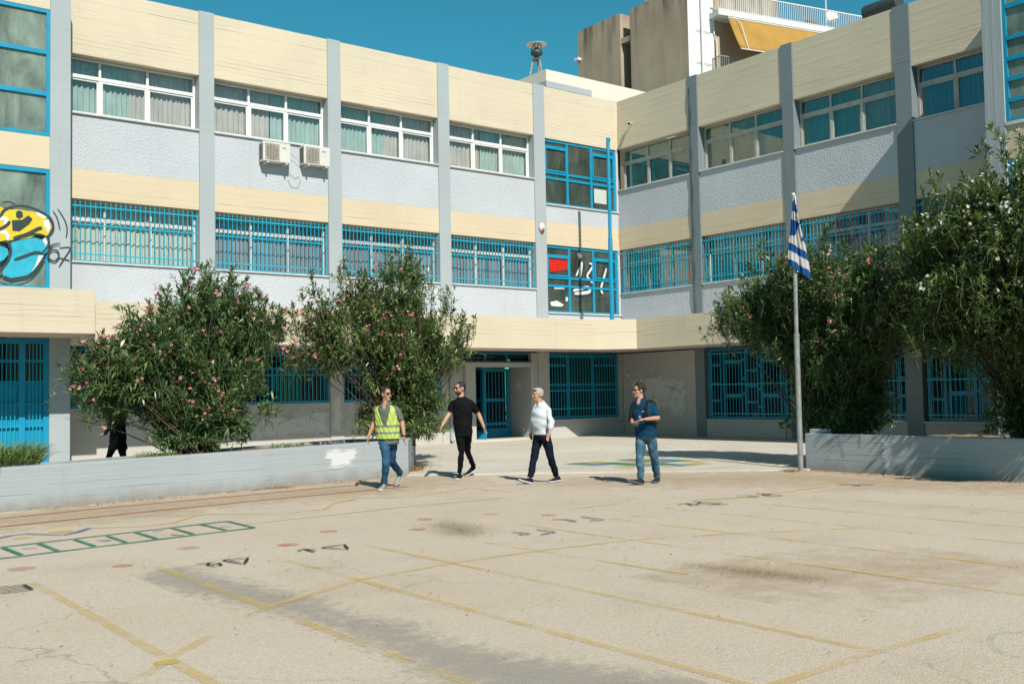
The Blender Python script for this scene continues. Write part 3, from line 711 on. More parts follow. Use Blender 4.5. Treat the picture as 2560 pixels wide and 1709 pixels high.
GC= {'red': [[(-3.329, 6.195), (-3.016, 6.163), (-2.465, 6.207), (-2.458, 5.807), (-2.797, 5.765), (-3.258, 5.673)]], 'wst': [([(-1.799, 6.116), (-1.843, 5.843), (-1.925, 5.479)], 0.107), ([(-1.851, 5.977), (-2.087, 5.605)], 0.074), ([(-1.456, 6.092), (-1.276, 6.035), (-1.403, 5.846), (-1.561, 5.634), (-1.385, 5.462), (-1.236, 5.356)], 0.082), ([(-0.632, 5.96), (-0.8, 5.538), (-0.915, 5.212), (-0.835, 5.034)], 0.09), ([(-2.232, 5.084), (-1.573, 5.227), (-1.505, 5.072), (-2.176, 4.984)], 0.115), ([(-0.446, 5.924), (-0.331, 5.608)], 0.066)], 'wpoly': [[(-1.987, 6.396), (-1.867, 6.449), (-1.811, 6.295), (-1.934, 6.197)], [(-3.297, 4.641), (-2.998, 4.71), (-2.668, 4.578), (-2.774, 4.507), (-3.232, 4.513)], [(-2.578, 4.86), (-2.474, 4.829), (-2.507, 4.694), (-2.594, 4.713)], [(-3.1, 5.176), (-2.639, 5.185), (-2.629, 5.123), (-3.091, 5.102)]]}
flat('graffiti_paint', GC['red'], TA, -.07, 'graf_red', sw2)
flat('graffiti_paint', GC['wpoly'], TA, -.068, 'graf_white', sw2)
for k, (q, wd) in enumerate(GC['wst']):
    stroke('graffiti_paint', q, wd * 3.0, TA, -.074 + .0005 * k, 'graf_black', sw2)
    stroke('graffiti_paint', q, wd, TA, -.066 + .0005 * k, 'graf_white', sw2)
# ground floor of the left wing
for k in range(3):
    a, b = edges[2 * k], edges[2 * k + 1]
    piece('wall', TA, wa, 'ground_wall', (a, b, -.25, 0, -.05, 1.40))
    win = part_empty('window', wa, TA((a + b) / 2, -.2, 1.4))
    L = b - a
    o = piece('frame', TA, win, 'blue_paint', (a, b, -.22, -.15, 1.40, 1.47), (a, b, -.22, -.15, 2.83, 2.9), (a, a + .06, -.22, -.15, 1.47, 2.83), (b - .06, b, -.22, -.15, 1.47, 2.83), (a + L * .5 - .035, a + L * .5 + .035, -.22, -.15, 1.47, 2.35), (a + .06, b - .06, -.22, -.15, 2.35, 2.41), bevel=0)
    wbar('pane', TA, win, a + .05, b - .05, -.19, -.185, 1.46, 2.84, 'glass_dark')
    grille(TA, wa, a + .05, b - .05, 1.40, 2.88, (2.75, 2.2, 1.44), w=-.03)
TPA = lambda y: (lambda u, z: (u, -y, z))
soft_patch('paint_patch', [(-14.6, .5), (-14.3, .95), (-13.8, 1.15), (-13.0, 1.1), (-12.6, 1.25), (-11.75, 1.25), (-11.75, .45), (-12.6, .48), (-13.5, .42)], 'grey_smear', wa, TPA(.006), .25, .05)
soft_patch('paint_patch', [(-8.7, .55), (-8.65, 1.05), (-8.45, 1.3), (-8.3, 1.05), (-8.05, 1.0), (-8.1, .6), (-8.4, .5)], 'grey_smear', wa, TPA(.006), .12, .03)
soft_patch('paint_patch', [(-11.68, .5), (-11.66, 1.5), (-11.4, 1.75), (-11.33, 1.3), (-11.38, .5)], 'grey_smear', wa, TPA(.036), .15, .03)
# entrance bay
piece('wall', TA, wa, 'ground_wall', (-7.41, -7.02, -.25, 0, -.05, 2.9))
piece('wall', TA, wa, 'ground_wall', (-4.22, -3.94, -.25, 0, -.05, 2.9))
ent = part_empty('entrance', wa, (-5.6, 0, 0))
piece('portal', TA, ent, 'ground_wall', (-7.02, -6.64, -1.05, .16, -.05, 2.57), (-4.37, -4.22, -1.05, .16, -.05, 2.57), (-6.64, -4.37, -1.05, .16, 2.43, 2.57))
piece('transom_frame', TA, ent, 'blue_paint', (-7.02, -4.22, -.2, -.12, 2.57, 2.63), (-7.02, -4.22, -.2, -.12, 2.84, 2.90), (-6.1, -6.03, -.2, -.12, 2.63, 2.84), (-5.2, -5.13, -.2, -.12, 2.63, 2.84), bevel=0)
wbar('transom_pane', TA, ent, -7.02, -4.22, -.18, -.175, 2.6, 2.88, 'glass_dark')
piece('threshold', TA, ent, 'concrete_apron', (-6.9, -4.3, -1.0, .3, -.05, .10), bevel=.02)
def door_leaf(T, parent, u0, u1, w, z0, z1, mid, nb=8, name='door', low=True):
    d = part_empty(name, parent, T((u0 + u1) / 2, w, z0))
    m = MB(); B_ = lambda a, b, y, z: m.box(a, b, w - .03, w + .03, y, z, T=T)
    B_(u0, u0 + .08, z0, z1); B_(u1 - .08, u1, z0, z1)
    for z in [z0 + (.25 if low else .05), z1 - .05] + mid: B_(u0 + .08, u1 - .08, z - .05, z + .05)
    B_(u0 + .08, u1 - .08, z0, z0 + .2)
    o = m.build('frame', 'blue_paint', d); fix_normals(o)
    wbar('pane', T, d, u0 + .07, u1 - .07, w - .02, w - .015, z0 + .2, z1 - .05, 'glass_dark')
    for i in range(1, nb): 
        u = u0 + (u1 - u0) * i / nb
        wbar('bar', T, d, u - .008, u + .008, w + .032, w + .048, z0 + .1, z1 - .06, 'bar_paint')
    return d
door_leaf(TA, wa, -5.62, -4.44, -.98, .10, 2.40, [1.35, .55], 8)
TDL = lambda u, w, z: (-6.48 + .35 * u - w * .93, .95 - u * .93 - .35 * w, z)
door_leaf(TDL, wa, 0.0, 1.0, 0, .10, 2.40, [1.35, .55], 6)
wbar('inner_wall', TA, ent, -6.6, -4.4, -3.2, -3.1, 0, 2.5, 'interior')
soft_patch('paint_patch', [(-.35, 1.65), (-.36, 2.0), (-.48, 2.22), (-.56, 2.02), (-.72, 1.95), (-.72, 1.62)], 'grey_smear', ent, lambda u, z: (-4.376, -u - .0, z), .06, .02)
soft_patch('paint_patch', [(-.2, .25), (-.22, .5), (-.3, .42), (-.33, .28)], 'white_smear', ent, lambda u, z: (-4.376, -u, z), .05, .02)
tag(MB().tube([(-7.56, -.1, 3.0), (-7.56, -.1, .16), (-7.53, -.2, .09)], .045, 8).build('drainpipe', 'pilaster', org=(-7.56, -.1, 0)), 'thin grey rainwater pipe beside the entrance portal', 'pipe')
# big barred window in the corner
piece('wall', TA, wa, 'ground_wall', (-3.46, 0, -.25, 0, -.05, .60))
piece('sill', TA, wa, 'sill', (-3.46, 0, -.25, .06, .60, .64))
win = part_empty('window', wa, TA(-1.8, -.2, .64))
piece('frame', TA, win, 'blue_paint', (-3.46, -.2, -.2, -.12, .64, .72), (-3.46, -.2, -.2, -.12, 2.82, 2.9), (-3.46, -3.38, -.2, -.12, .72, 2.82), (-.28, -.2, -.2, -.12, .72, 2.82), (-2.55, -2.45, -.2, -.12, .72, 2.82), (-1.4, -1.3, -.2, -.12, .72, 2.82), (-3.38, -2.55, -.2, -.11, 1.78, 1.86), (-2.45, -1.4, -.2, -.11, 1.78, 1.86), (-1.3, -.28, -.2, -.11, 1.78, 1.86), (-3.38, -2.55, -.2, -.11, 2.45, 2.52), (-1.3, -.28, -.2, -.11, 2.45, 2.52), bevel=0)
for a, b in ((-3.39, -2.54), (-2.46, -1.39), (-1.31, -.27)): wbar('pane', TA, win, a, b, -.165, -.16, .7, 2.84, 'glass_dark')
piece('corner_jamb', TA, wa, 'ground_wall', (-.2, 0, -.25, -.006, .64, 2.9))
grille(TA, wa, -3.42, -.24, .64, 2.88, (2.78, 1.62, 1.0, .72), w=-.03)
wbar('floor_slab', TA, wa, -19.16, 0, -7, -.3, 3.3, 3.6, 'interior')
wbar('lintel', TA, wa, -19.16, 0, -.3, -.06, 2.905, 3.6, 'interior')
wbar('ceiling', TA, wa, -19.16, 0, -7, -.3, 2.95, 3.05, 'interior')
wbar('floor_slab', TA, wa, -19.16, 0, -7, -.3, 6.9, 7.15, 'interior')
wbar('roof_slab', TA, wa, -19.16, 0, -7, -.25, 11.35, 11.6, 'ground_wall')
wbar('inner_wall', TA, wa, -19.16, 0, -7.2, -7, 0, 11.6, 'interior')
wbar('inner_wall', TA, wa, -7.4, -7.2, -7, -1.1, 0, 2.95, 'interior')
wbar('inner_wall', TA, wa, .27, .4, -7, -.3, 0, 11.35, 'interior')

# right wing
wb = thing('school_wing', (0, -7.5, 0), 'right school wing, cream and grey, with a slanting shadow across its windows', 'building')
PB = [(3.47, 3.88), (7.30, 7.72), (11.12, 11.61)]
for k, (a, b) in enumerate(PB):
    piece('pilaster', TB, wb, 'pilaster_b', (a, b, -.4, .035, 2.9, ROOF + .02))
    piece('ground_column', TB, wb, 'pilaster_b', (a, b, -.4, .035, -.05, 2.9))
eb = [.0, 3.47, 3.88, 7.30, 7.72, 11.12, 11.61, 15.0]
cb = [[(0, .36, 'bteal'), (.36, .68, 'bteal'), (.68, 1, 'bbeige')], [(0, .33, 'bbeige'), (.33, .66, 'bbeige'), (.66, 1, 'bteal')], [(0, .34, 'bteal'), (.34, .55, 'bteal'), (.55, 1, 'bbeige')], [(0, .5, 'bblue'), (.5, 1, 'bblue')]]
cf = [[(0, .45, 'bteal')], [(0, .6, 'bteal'), (.75, 1, 'mauve')], [(0, .25, 'bbeige'), (.3, .75, 'plum'), (.78, 1, 'bbeige')], [(0, .8, 'mauve')]]
for k in range(4):
    a, b = eb[2 * k], eb[2 * k + 1]
    if k == 0:
        a = .0
    L = b - a
    off = .12 if k == 0 else 0
    bay(TB, wb, a + .001, b, [a + off + L * .325, a + off + L * .635], 'old_frame', 'glass_b', cb[k], cf[k], 20 + k, first_frame='old_frame')
piece('wall', TB, wb, 'ground_wall', (.001, 3.47, -.25, 0, -.05, 2.9))
soft_patch('paint_patch', [(.1, 2.3), (.3, 2.4), (.5, 2.0), (.8, 2.05), (1.6, 2.1), (2.6, 2.0), (3.0, 1.9), (3.05, 1.2), (2.9, .6), (2.5, .6), (2.2, .9), (1.5, .8), (.9, 1.0), (.45, 1.3), (.3, 1.9), (.1, 2.0)], 'grey_smear', wb, lambda u, z: (-.006, -u, z), .25, .05)
for k in (1, 2, 3):
    a, b = eb[2 * k], eb[2 * k + 1]
    piece('wall', TB, wb, 'ground_wall', (a, b, -.25, 0, -.05, .56))
    piece('sill', TB, wb, 'sill', (a, b, -.3, .05, .56, .60))
    a += .08
    win = part_empty('window', wb, TB((a + b) / 2, -.2, .6))
    L = b - a
    bx = [(a, b, -.2, -.12, .60, .68), (a, b, -.2, -.12, 2.82, 2.9), (a, a + .08, -.2, -.12, .68, 2.82), (b - .08, b, -.2, -.12, .68, 2.82)]
    vp = [.14, .185, .40, .45, .59, .64, .86, .91]
    for q in vp: bx.append((a + L * q - .025, a + L * q + .025, -.2, -.12, .68, 2.82))
    for q0, q1 in ((.185, .40), (.64, .86)):
        for z in (1.35, 2.45): bx.append((a + L * q0 + .025, a + L * q1 - .025, -.2, -.11, z - .06, z + .06))
    for q0, q1, zz in ((.0, .14, (1.2, 1.75, 2.35)), (.45, .59, (1.15, 1.65, 2.15)), (.91, 1.0, (1.3, 1.8, 2.4)), (.40, .45, (1.4, 1.9, 2.5)), (.59, .64, (1.0, 1.55, 2.3))):
        for z in zz: bx.append((a + L * q0 + .025, a + L * q1 - .025, -.2, -.11, z - .035, z + .035))
    piece('frame', TB, win, 'blue_paint', *bx, bevel=0)
    wbar('pane', TB, win, a + .05, b - .05, -.165, -.16, .66, 2.84, 'glass_dark')
    grille(TB, wb, a + .05, b - .05, .60, 2.88, (2.72, 1.72, .78), w=-.03)
wbar('floor_slab', TB, wb, -.25, 15, -7, -.3, 3.3, 3.6, 'interior')
wbar('lintel', TB, wb, .06, 15, -.3, -.06, 2.905, 3.6, 'interior')
wbar('ceiling', TB, wb, -.25, 15, -7, -.3, 2.95, 3.05, 'interior')
wbar('inner_wall', TB, wb, -.2, .0, -7, -.3, 0, 2.95, 'interior')
wbar('inner_wall', TB, wb, 14.8, 15, -7, -.3, 0, 2.95, 'interior')
wbar('floor_slab', TB, wb, -.25, 15, -7, -.3, 6.9, 7.15, 'interior')
wbar('roof_slab', TB, wb, -.25, 20, -7, -.25, 11.35, 11.6, 'ground_wall')
wbar('inner_wall', TB, wb, -.25, 15, -7.2, -7, 0, 11.6, 'interior')
# cable clipped to the first pilaster of the right wing
r_ = random.Random(5)
tag(MB().tube([(-.055 - .012 * r_.random(), -3.58 - .03 * sin(i * 1.3), 3.9 + i * .27) for i in range(30)], .012, 6).build('wall_cable', 'dark_metal', org=(-.05, -3.6, 3.9)), 'dark cable clipped up the grey pilaster nearest the inner corner', 'cable')

# overhanging slab with its cream fascia
slab = thing('canopy_slab', (-3, -3, 2.9), 'cream concrete canopy running round the courtyard corner above the ground floor', 'canopy')
E_ = [(-19.16, -2.7), (-3.56, -2.7), (-2.7, -3.46), (-2.7, -15.0)]
I_ = [(-19.16, -2.45), (-3.66, -2.45), (-2.45, -3.52), (-2.45, -15.0)]
for k in range(3):
    MB().prism([E_[k], E_[k + 1], I_[k + 1], I_[k]], 2.90, 3.84).build('fascia', 'cream', slab)
MB().prism([I_[0], I_[1], I_[2], I_[3], (-.04, -15.0), (-.04, -.04), (-19.16, -.04)], 2.94, 3.60).build('slab', 'cream_flat', slab)

# ------------------------------------------------------------------ stair towers
tl = thing('stair_tower', (-22, -1.1, 0), 'left stair tower with turquoise framed glass and painted graffiti', 'building')
piece('pilaster', TLW, tl, 'pilaster', (-19.62, -19.16, -6, .03, -.05, ROOF + .02))
piece('cream_fascia', TLW, tl, 'cream', (-27, -19.62, -.25, 0, 10.90, ROOF))
piece('cream_band', TLW, tl, 'cream_band', (-27, -19.62, -.25, 0, 7.06, 7.84))
piece('wall', TLW, tl, 'cream', (-27, -19.62, -.25, 0, 3.6, 4.2))
def tower_window(T, parent, u0, u1, z0, z1, rails, cols, gmat, w=-.06, rt=.05):
    win = part_empty('stair_window', parent, T(u1, w, z0))
    m = MB(); B_ = lambda a, b, y, z, e=0: m.box(a, b, w - .05, w + .05 + e, y, z, T=T)
    B_(u0, u1, z1 - .09, z1); B_(u0, u1, z0, z0 + .08)
    B_(u0, u0 + .08, z0 + .08, z1 - .09); B_(u1 - .08, u1, z0 + .08, z1 - .09)
    for z in rails: B_(u0 + .08, u1 - .08, z - rt, z + rt, .004)
    for c_ in cols: B_(c_ - .04, c_ + .04, z0 + .08, z1 - .09, -.002)
    o = m.build('frame', 'blue_paint', win); fix_normals(o)
    ed = [u0] + list(cols) + [u1]; zs = [z0] + sorted(rails) + [z1]
    for a, b in zip(ed[:-1], ed[1:]):
        for y, z in zip(zs[:-1], zs[1:]): wbar('pane', T, win, a + .03, b - .03, w - .006, w, y + .03, z - .03, gmat)
    return win
tower_window(TLW, tl, -27, -19.62, 7.85, 10.90, (9.86, 8.86), (-21.6, -24), 'glass_dirty')
tw = tower_window(TLW, tl, -27, -19.62, 4.2, 7.05, (), (-21.6, -24), 'glass_dirty')
flat('graffiti_paint', GL['yellow'], TLW, .056, 'graf_yellow', tw)
flat('graffiti_paint', GL['blue'], TLW, .058, 'graf_blue', tw)
flat('graffiti_paint', GL['white'], TLW, .061, 'graf_white', tw)
flat('graffiti_paint', GL['bpoly'], TLW, .066, 'graf_black', tw)
for k, (q, wd) in enumerate(GL['bstroke']): stroke('graffiti_paint', q, wd * .85, TLW, .068 + .0006 * k, 'graf_black', tw)
for k, (q, wd) in enumerate(GL['pil']): stroke('graffiti_paint', q, wd, TLW, .033 + (.045 if min(a for a, b in q) < -19.6 else 0) + .0006 * k, 'graf_black', tl)
MB().prism([(-30, -3.05), (-19.13, -3.05), (-19.13, -1.13), (-30, -1.13)], 3.07, 4.04).build('canopy', 'cream', tl, bevel=.008)
dd = part_empty('door', tl, (-20.5, -1.1, 0))
m = MB()
B_ = lambda a, b, y, z, e=.03: m.box(a, b, -.12, -.06 + e, y, z, T=TLW)
B_(-22.2, -19.62, 2.93, 3.05); B_(-19.74, -19.62, 0, 2.93); B_(-20.27, -20.13, 0, 2.93); B_(-20.84, -20.72, 0, 2.93); B_(-21.42, -21.3, 0, 2.93)
for a, b in ((-20.13, -19.74), (-20.72, -20.27), (-21.3, -20.84)):
    for z in (2.53, 2.04): B_(a, b, z - .03, z + .03, .025)
    B_(a, b, 1.0, 1.05, .05); B_(a, b, 1.5, 1.56, .05)
    m.box(a, b, -.115, -.09, 0, 2.02, T=TLW)
o = m.build('leaf', 'blue_paint', dd); fix_normals(o)
for a, b in ((-20.13, -19.74), (-20.72, -20.27)):
    wbar('pane', TLW, dd, a, b, -.105, -.10, 2.02, 2.93, 'glass_dark')
    for i in range(1, 5): wbar('bar', TLW, dd, a + (b - a) * i / 5 - .008, a + (b - a) * i / 5 + .008, .0, .016, .15, 2.93, 'bar_paint')
wbar('inner_wall', TLW, tl, -27, -19.7, -4.2, -4, 0, 11.6, 'interior')
wbar('floor_slab', TLW, tl, -27, -19.62, -4, -.3, 6.9, 7.05, 'interior')
wbar('roof_slab', TLW, tl, -27, -19.62, -6, -.25, 11.4, 11.6, 'ground_wall')
wbar('floor_slab', TLW, tl, -27, -19.62, -4, -.3, 3.3, 3.6, 'interior')

tr_ = thing('stair_tower', (-2.69, -18, 0), 'right stair tower at the picture edge with turquoise framed glass', 'building')
piece('pilaster', TRW, tr_, 'ribbed', (15.0, 15.46, -3.2, .03, -.05, ROOF))
piece('cream_fascia', TRW, tr_, 'cream', (15.46, 20, -.25, 0, 10.9, ROOF))
piece('cream_band', TRW, tr_, 'cream_band', (15.46, 20, -.25, 0, 6.66, 7.42))
piece('sill', TRW, tr_, 'sill', (15.46, 20, -.25, .04, 7.42, 7.5))
tower_window(TRW, tr_, 15.46, 20, 7.5, 10.9, (10.16, 9.43, 8.95, 8.48, 8.0), (17.4,), 'glass_dirty')
tower_window(TRW, tr_, 15.46, 20, 3.6, 6.66, (5.9, 5.2, 4.4), (17.4,), 'glass_dirty')
piece('wall', TRW, tr_, 'ground_wall', (15.46, 20, -.25, 0, -.05, 3.6))
wbar('inner_wall', TRW, tr_, 15.46, 20, -2.6, -2.5, 0, 11.6, 'interior')
wbar('roof_slab', TRW, tr_, 15.46, 20, -2.6, -.25, 11.6, 11.8, 'ground_wall')
wbar('side_wall', TRW, tr_, 19.8, 20, -2.6, -.25, 0, 11.6, 'ground_wall')

rg = random.Random(77)
for k in range(14):   # leftover scribbles showing through the cover paint
    u_, z_ = rg.uniform(.6, 2.8), rg.uniform(.9, 2.0)
    q = [(u_ + rg.uniform(-.25, .25) + .12 * i, z_ + rg.uniform(-.22, .22)) for i in range(4)]
    stroke('faded_scribble', q, rg.uniform(.015, .035), TB, .010 + .0004 * k, 'scribble', wb)
for k in range(12):
    u_, z_ = rg.uniform(-14.2, -12.2), rg.uniform(.6, 1.1)
    q = [(u_ + rg.uniform(-.2, .2) + .12 * i, z_ + rg.uniform(-.2, .2)) for i in range(4)]
    stroke('faded_scribble', q, rg.uniform(.012, .03), TA, .010 + .0004 * k, 'scribble', wa)

# ------------------------------------------------------------------ roof house, siren, solar heater
rh = thing('roof_house', (2, 3.5, 11.6), 'low cream roof house behind the corner parapet with a grey stripe', 'building')
MB().box(-2.055, 7, 1.5, 6.2, 11.6, 13.31).build('wall', 'cream_flat', rh, bevel=.01)
MB().box(-2.075, .15, 1.48, 2.3, 12.66, 12.885).build('stripe', 'pilaster', rh)
si = thing('roof_siren', (-1.25, 3.0, 13.34), 'dark rooftop siren under a pale round plate on a rusty tripod', 'siren')
MB().lathe([(0, .06), (.15, .05), (.36, .0), (.40, -.012), (.40, -.025), (.15, .02), (0, .03)], (-1.25, 3, 14.80), 28).build('top_plate', 'white_plastic', si, smooth=True)
MB().lathe([(0, .0), (.10, 0), (.12, .05), (.21, .09), (.23, .14), (.23, .20), (.20, .26), (.12, .30), (.10, .36), (0, .37)], (-1.25, 3, 14.30), 24).build('body', 'dark_metal', si, smooth=True)
for k in range(4):
    a = k * pi / 2 + .5
    MB().tube([(-1.25 + .19 * cos(a), 3 + .19 * sin(a), 14.5), (-1.25 + .2 * cos(a), 3 + .2 * sin(a), 14.68), (-1.25 + .1 * cos(a), 3 + .1 * sin(a), 14.82)], .018, 6).build('cage_bar', 'dark_metal', si)
MB().lathe([(0, 0), (.19, 0), (.19, .06), (.1, .12), (0, .12)], (-1.25, 3, 14.18), 4).build('head_plate', 'dark_metal', si)
for k in range(3):
    a = k * 2 * pi / 3 + .6
    MB().tube([(-1.25 + .15 * cos(a), 3 + .15 * sin(a), 14.2), (-1.25 + .32 * cos(a), 3 + .32 * sin(a), 13.34)], .035, 6).build('leg', plain('rusty_leg', (.40, .33, .27), .7, .3, .4, 9), si)
sh = thing('solar_water_heater', (3, -9.2, 11.6), 'dark horizontal water tank with a round end on the right wing roof', 'water heater')
MB().tube([(3, -8.35, 13.40), (3, -9.55, 13.40)], .26, 20).build('tank', 'dark_metal', sh, bevel=.03)
MB().lathe([(0, 0), (.34, .02), (.36, .06), (.3, .05), (0, .04)], (0, 0, 0), 24).build('end_plate', 'metal', sh).matrix_local = Matrix.Translation((0, -.42, 1.83)) @ Matrix.Rotation(radians(75), 4, 'X')
for y in (-8.5, -9.4):
    for x in (2.7, 3.3): MB().tube([(x, y, 11.6), (3 + (x - 3) * .3, y, 13.2)], .025, 6).build('leg', 'metal', sh)

# ------------------------------------------------------------------ neighbouring apartment block
ap = thing('apartment_building', (14, 9.08, 0), 'brown stained apartment block with white corner, balcony and railing behind the school', 'building')
ev = Vector((.9755, -.22, 0)); nv = Vector((-.22, -.9755, 0))
TAP = lambda a, o, z: (14 + a * ev.x + o * nv.x, 9.08 + a * ev.y + o * nv.y, z)
MB().prism([(14, 9.08), (14, 13.30), (20, 13.30), (20, 7.9)], 0, 22.68).build('side_wall', 'brown_wall', ap)
MB().prism([(14, 14.10), (14, 17.66), (20, 17.66), (20, 14.10)], 0, 22.68).build('side_wall', 'brown_wall', ap)
MB().prism([(15.2, 13.30), (15.2, 14.10), (20, 14.10), (20, 13.30)], 0, 22.2).build('slot_wall', 'cream_flat', ap)
MB().box(14.05, 15.2, 13.30, 14.10, 20.95, 21.25).build('slot_beam', 'brown_wall', ap)
wbar('slot_shade_panel', lambda u, w, z: (w, u, z), ap, 13.4, 14.0, 15.17, 15.19, 17, 20.8, 'black')  # black panels painted in for the dark inside of the slot
wbar('slot_shade_panel', lambda u, w, z: (w, u, z), ap, 13.45, 13.95, 15.17, 15.19, 21.35, 21.95, 'black')
m = MB()
m.prism([(0, .03), (1.62, .03), (1.62, -4), (0, -4)], 0, 25.5, T=lambda a, o, z: TAP(a, o, z))
o = m.build('corner_wall', 'apt_white', ap); fix_normals(o)
o = MB().prism([(1.62, -1.4), (14, -1.4), (14, -5), (1.62, -5)], 0, 21.0, T=TAP).build('back_wall', plain('shaded_balcony_wall', (.42, .43, .44), .8, .2, .05, 1), ap); fix_normals(o)  # grey puts the shade under the roof slab into the wall colour
o = MB().prism([(1.35, .85), (14, .85), (14, -5), (1.62, -5), (1.62, .031), (1.35, .031)], 21.0, 21.28, T=TAP).build('roof_slab', 'apt_white', ap); fix_normals(o)
o = MB().prism([(1.45, .75), (14, .75), (14, -5), (1.63, -5), (1.63, .032), (1.45, .032)], 17.6, 17.85, T=TAP).build('balcony_slab', 'apt_white', ap); fix_normals(o)
MB().tube([TAP(.82, .12, 0), TAP(.82, .12, 26)], .075, 10).build('drainpipe', 'apt_white', ap)
MB().tube([TAP(1.55, .10, 21.0), TAP(1.60, .1, 20.2), TAP(1.75, .1, 20.0), TAP(1.75, .1, 18)], .035, 8).build('drainpipe', 'apt_white', ap)
for z in (20.3, 18.6): MB().tube([TAP(.45, .09, z), TAP(.7, .09, z - .02), TAP(1.4, .09, z - .05)], .012, 5).build('wire', 'dark_metal', ap)
def railing(nm, a0, a1, o_, z0, z1, pitch, mat):
    m = MB()
    n = int((a1 - a0) / pitch)
    for i in range(n + 1):
        a = a0 + (a1 - a0) * i / n
        m.box(a - .012, a + .012, o_ - .012, o_ + .012, z0, z1, T=TAP)
    m.box(a0, a1, o_ - .03, o_ + .03, z1, z1 + .05, T=TAP); m.box(a0, a1, o_ - .02, o_ + .02, z0 - .03, z0, T=TAP)
    o = m.build(nm, mat, ap); fix_normals(o); stuff(o)
railing('railing', 1.4, 13.8, .78, 21.36, 22.25, .13, 'apt_white')
railing('railing', 1.5, 13.8, .70, 17.93, 18.85, .13, 'metal')
m = MB()
for i in range(8): m.box(1.47, 1.49, .05 + i * .08, .062 + i * .08, 17.93, 18.85, T=TAP)
m.box(1.46, 1.5, .04, .7, 18.85, 18.9, T=TAP)
stuff(m.build('railing', 'metal', ap))
wbar('balcony_door', lambda u, w, z: (u, w, z), ap, 17.0, 18.6, 9.45, 9.55, 17.85, 20.2, 'black')
n = 26
vs, fs = [], []
for i in range(n + 1):
    a = 2.0 + 7.6 * i / n
    for j in range(7):
        t_ = j / 6
        vs.append(TAP(a + .0 * t_, .78 + 1.0 * t_ + .02 * sin(a * 9) * t_, 20.93 - 1.95 * t_ - .06 * sin(pi * t_)))
for i in range(n):
    for j in range(6): fs.append((i * 7 + j, i * 7 + 7 + j, i * 7 + 8 + j, i * 7 + 1 + j))
aw = MB().add(vs, fs).build('awning', 'awning', ap, smooth=True)
sl = aw.modifiers.new('thick', 'SOLIDIFY'); sl.thickness = .006
MB().tube([TAP(2.0, 1.79, 18.97), TAP(9.6, 1.79, 18.97)], .03, 8).build('awning_bar', 'white_frame', ap)
MB().tube([TAP(2.0, .78, 20.95), TAP(9.6, .78, 20.95)], .05, 8).build('awning_roller', 'white_frame', ap)
for a in (2.5, 9.0):
    MB().tube([TAP(a, .8, 20.9), TAP(a, 1.25, 20.5), TAP(a, 1.78, 18.99)], .02, 6).build('awning_arm', 'white_frame', ap)
for a, o_, h in ((4.6, -.5, 25.5), (5.9, -.5, 25.0), (9.2, .2, 24.2)): MB().tube([TAP(a, o_, 21.28), TAP(a, o_, h)], .035, 6).build('mast', 'apt_white', ap)
for a, o_, z, r in ((9.5, .35, 22.2, .38), (2.7, -.2, 21.75, .2)):
    d_ = MB().lathe([(0, .08), (.5, .05), (.9, -.02), (1, -.06), (.97, -.05), (0, .06)], (0, 0, 0), 20).build('dish', 'white_plastic', ap, local=True, smooth=True)
    d_.matrix_local = Matrix.Translation(Vector(TAP(a, o_, z)) - wloc(ap)) @ Matrix.Rotation(radians(-35), 4, 'Z') @ Matrix.Rotation(radians(80), 4, 'X') @ Matrix.Scale(r, 4)
for a in (8.2, 8.6): MB().tube([TAP(a, -.1, 21.28), TAP(a, -.1, 21.9)], .22, 12).build('roof_barrel', 'dark_metal', ap)
MB().box(13.75, 14, 17.4, 17.75, 20.9, 21.05).build('ledge', 'apt_white', ap)

# ------------------------------------------------------------------ things fixed to the facades
def aircon(loc, label):
    t = thing('air_conditioner', loc, label, 'air conditioner', 'air conditioners below the second window')
    MB().box(-.41, .41, -.33, -.04, .0, .55).build('casing', 'white_plastic', t, bevel=.018, local=True)
    MB().box(-.36, .07, -.337, -.331, .04, .50).build('fan_plate', plain('fan_plate_beige', (.40, .35, .29), .5, .3), t, local=True)
    g = MB()
    n = 28
    vs = [(-.145 + .195 * cos(2 * pi * i / n), -.341, .27 + .215 * sin(2 * pi * i / n)) for i in range(n)]
    g.add(vs, [tuple(range(n))]); g.build('fan_opening', 'fan_dark', t, local=True)  # flat disc; its dark colour stands in for the shaded fan recess
    g = MB()
    for i in range(9):
        x = -.145 - .18 + .045 * i; hh = .215 * math.sqrt(max(.05, 1 - ((x + .145) / .2) ** 2))
        g.box(x - .004, x + .004, -.352, -.344, .27 - hh, .27 + hh)
    for i in range(7): g.box(-.34, .05, -.3565, -.3525, .08 + .06 * i, .086 + .06 * i)
    stuff(g.build('guard', 'white_plastic', t, local=True))
    g = MB()
    for i in range(10): g.box(-.418, -.411, -.28, -.08, .06 + .045 * i, .08 + .045 * i)
    stuff(g.build('louvres', 'black', t, local=True))
    MB().box(.16, .27, -.336, -.331, .40, .43).build('badge', 'green_tag', t, local=True)
    for x in (-.28, .28): MB().box(x - .02, x + .02, -.36, .0, -.05, -.012).build('bracket', 'white_plastic', t, local=True)
    return t
aircon((-13.47, 0, 8.145), 'white air conditioner under the second upper window, left one of the pair')
aircon((-12.23, 0, 8.20), 'white air conditioner beside the pilaster, right one of the pair')
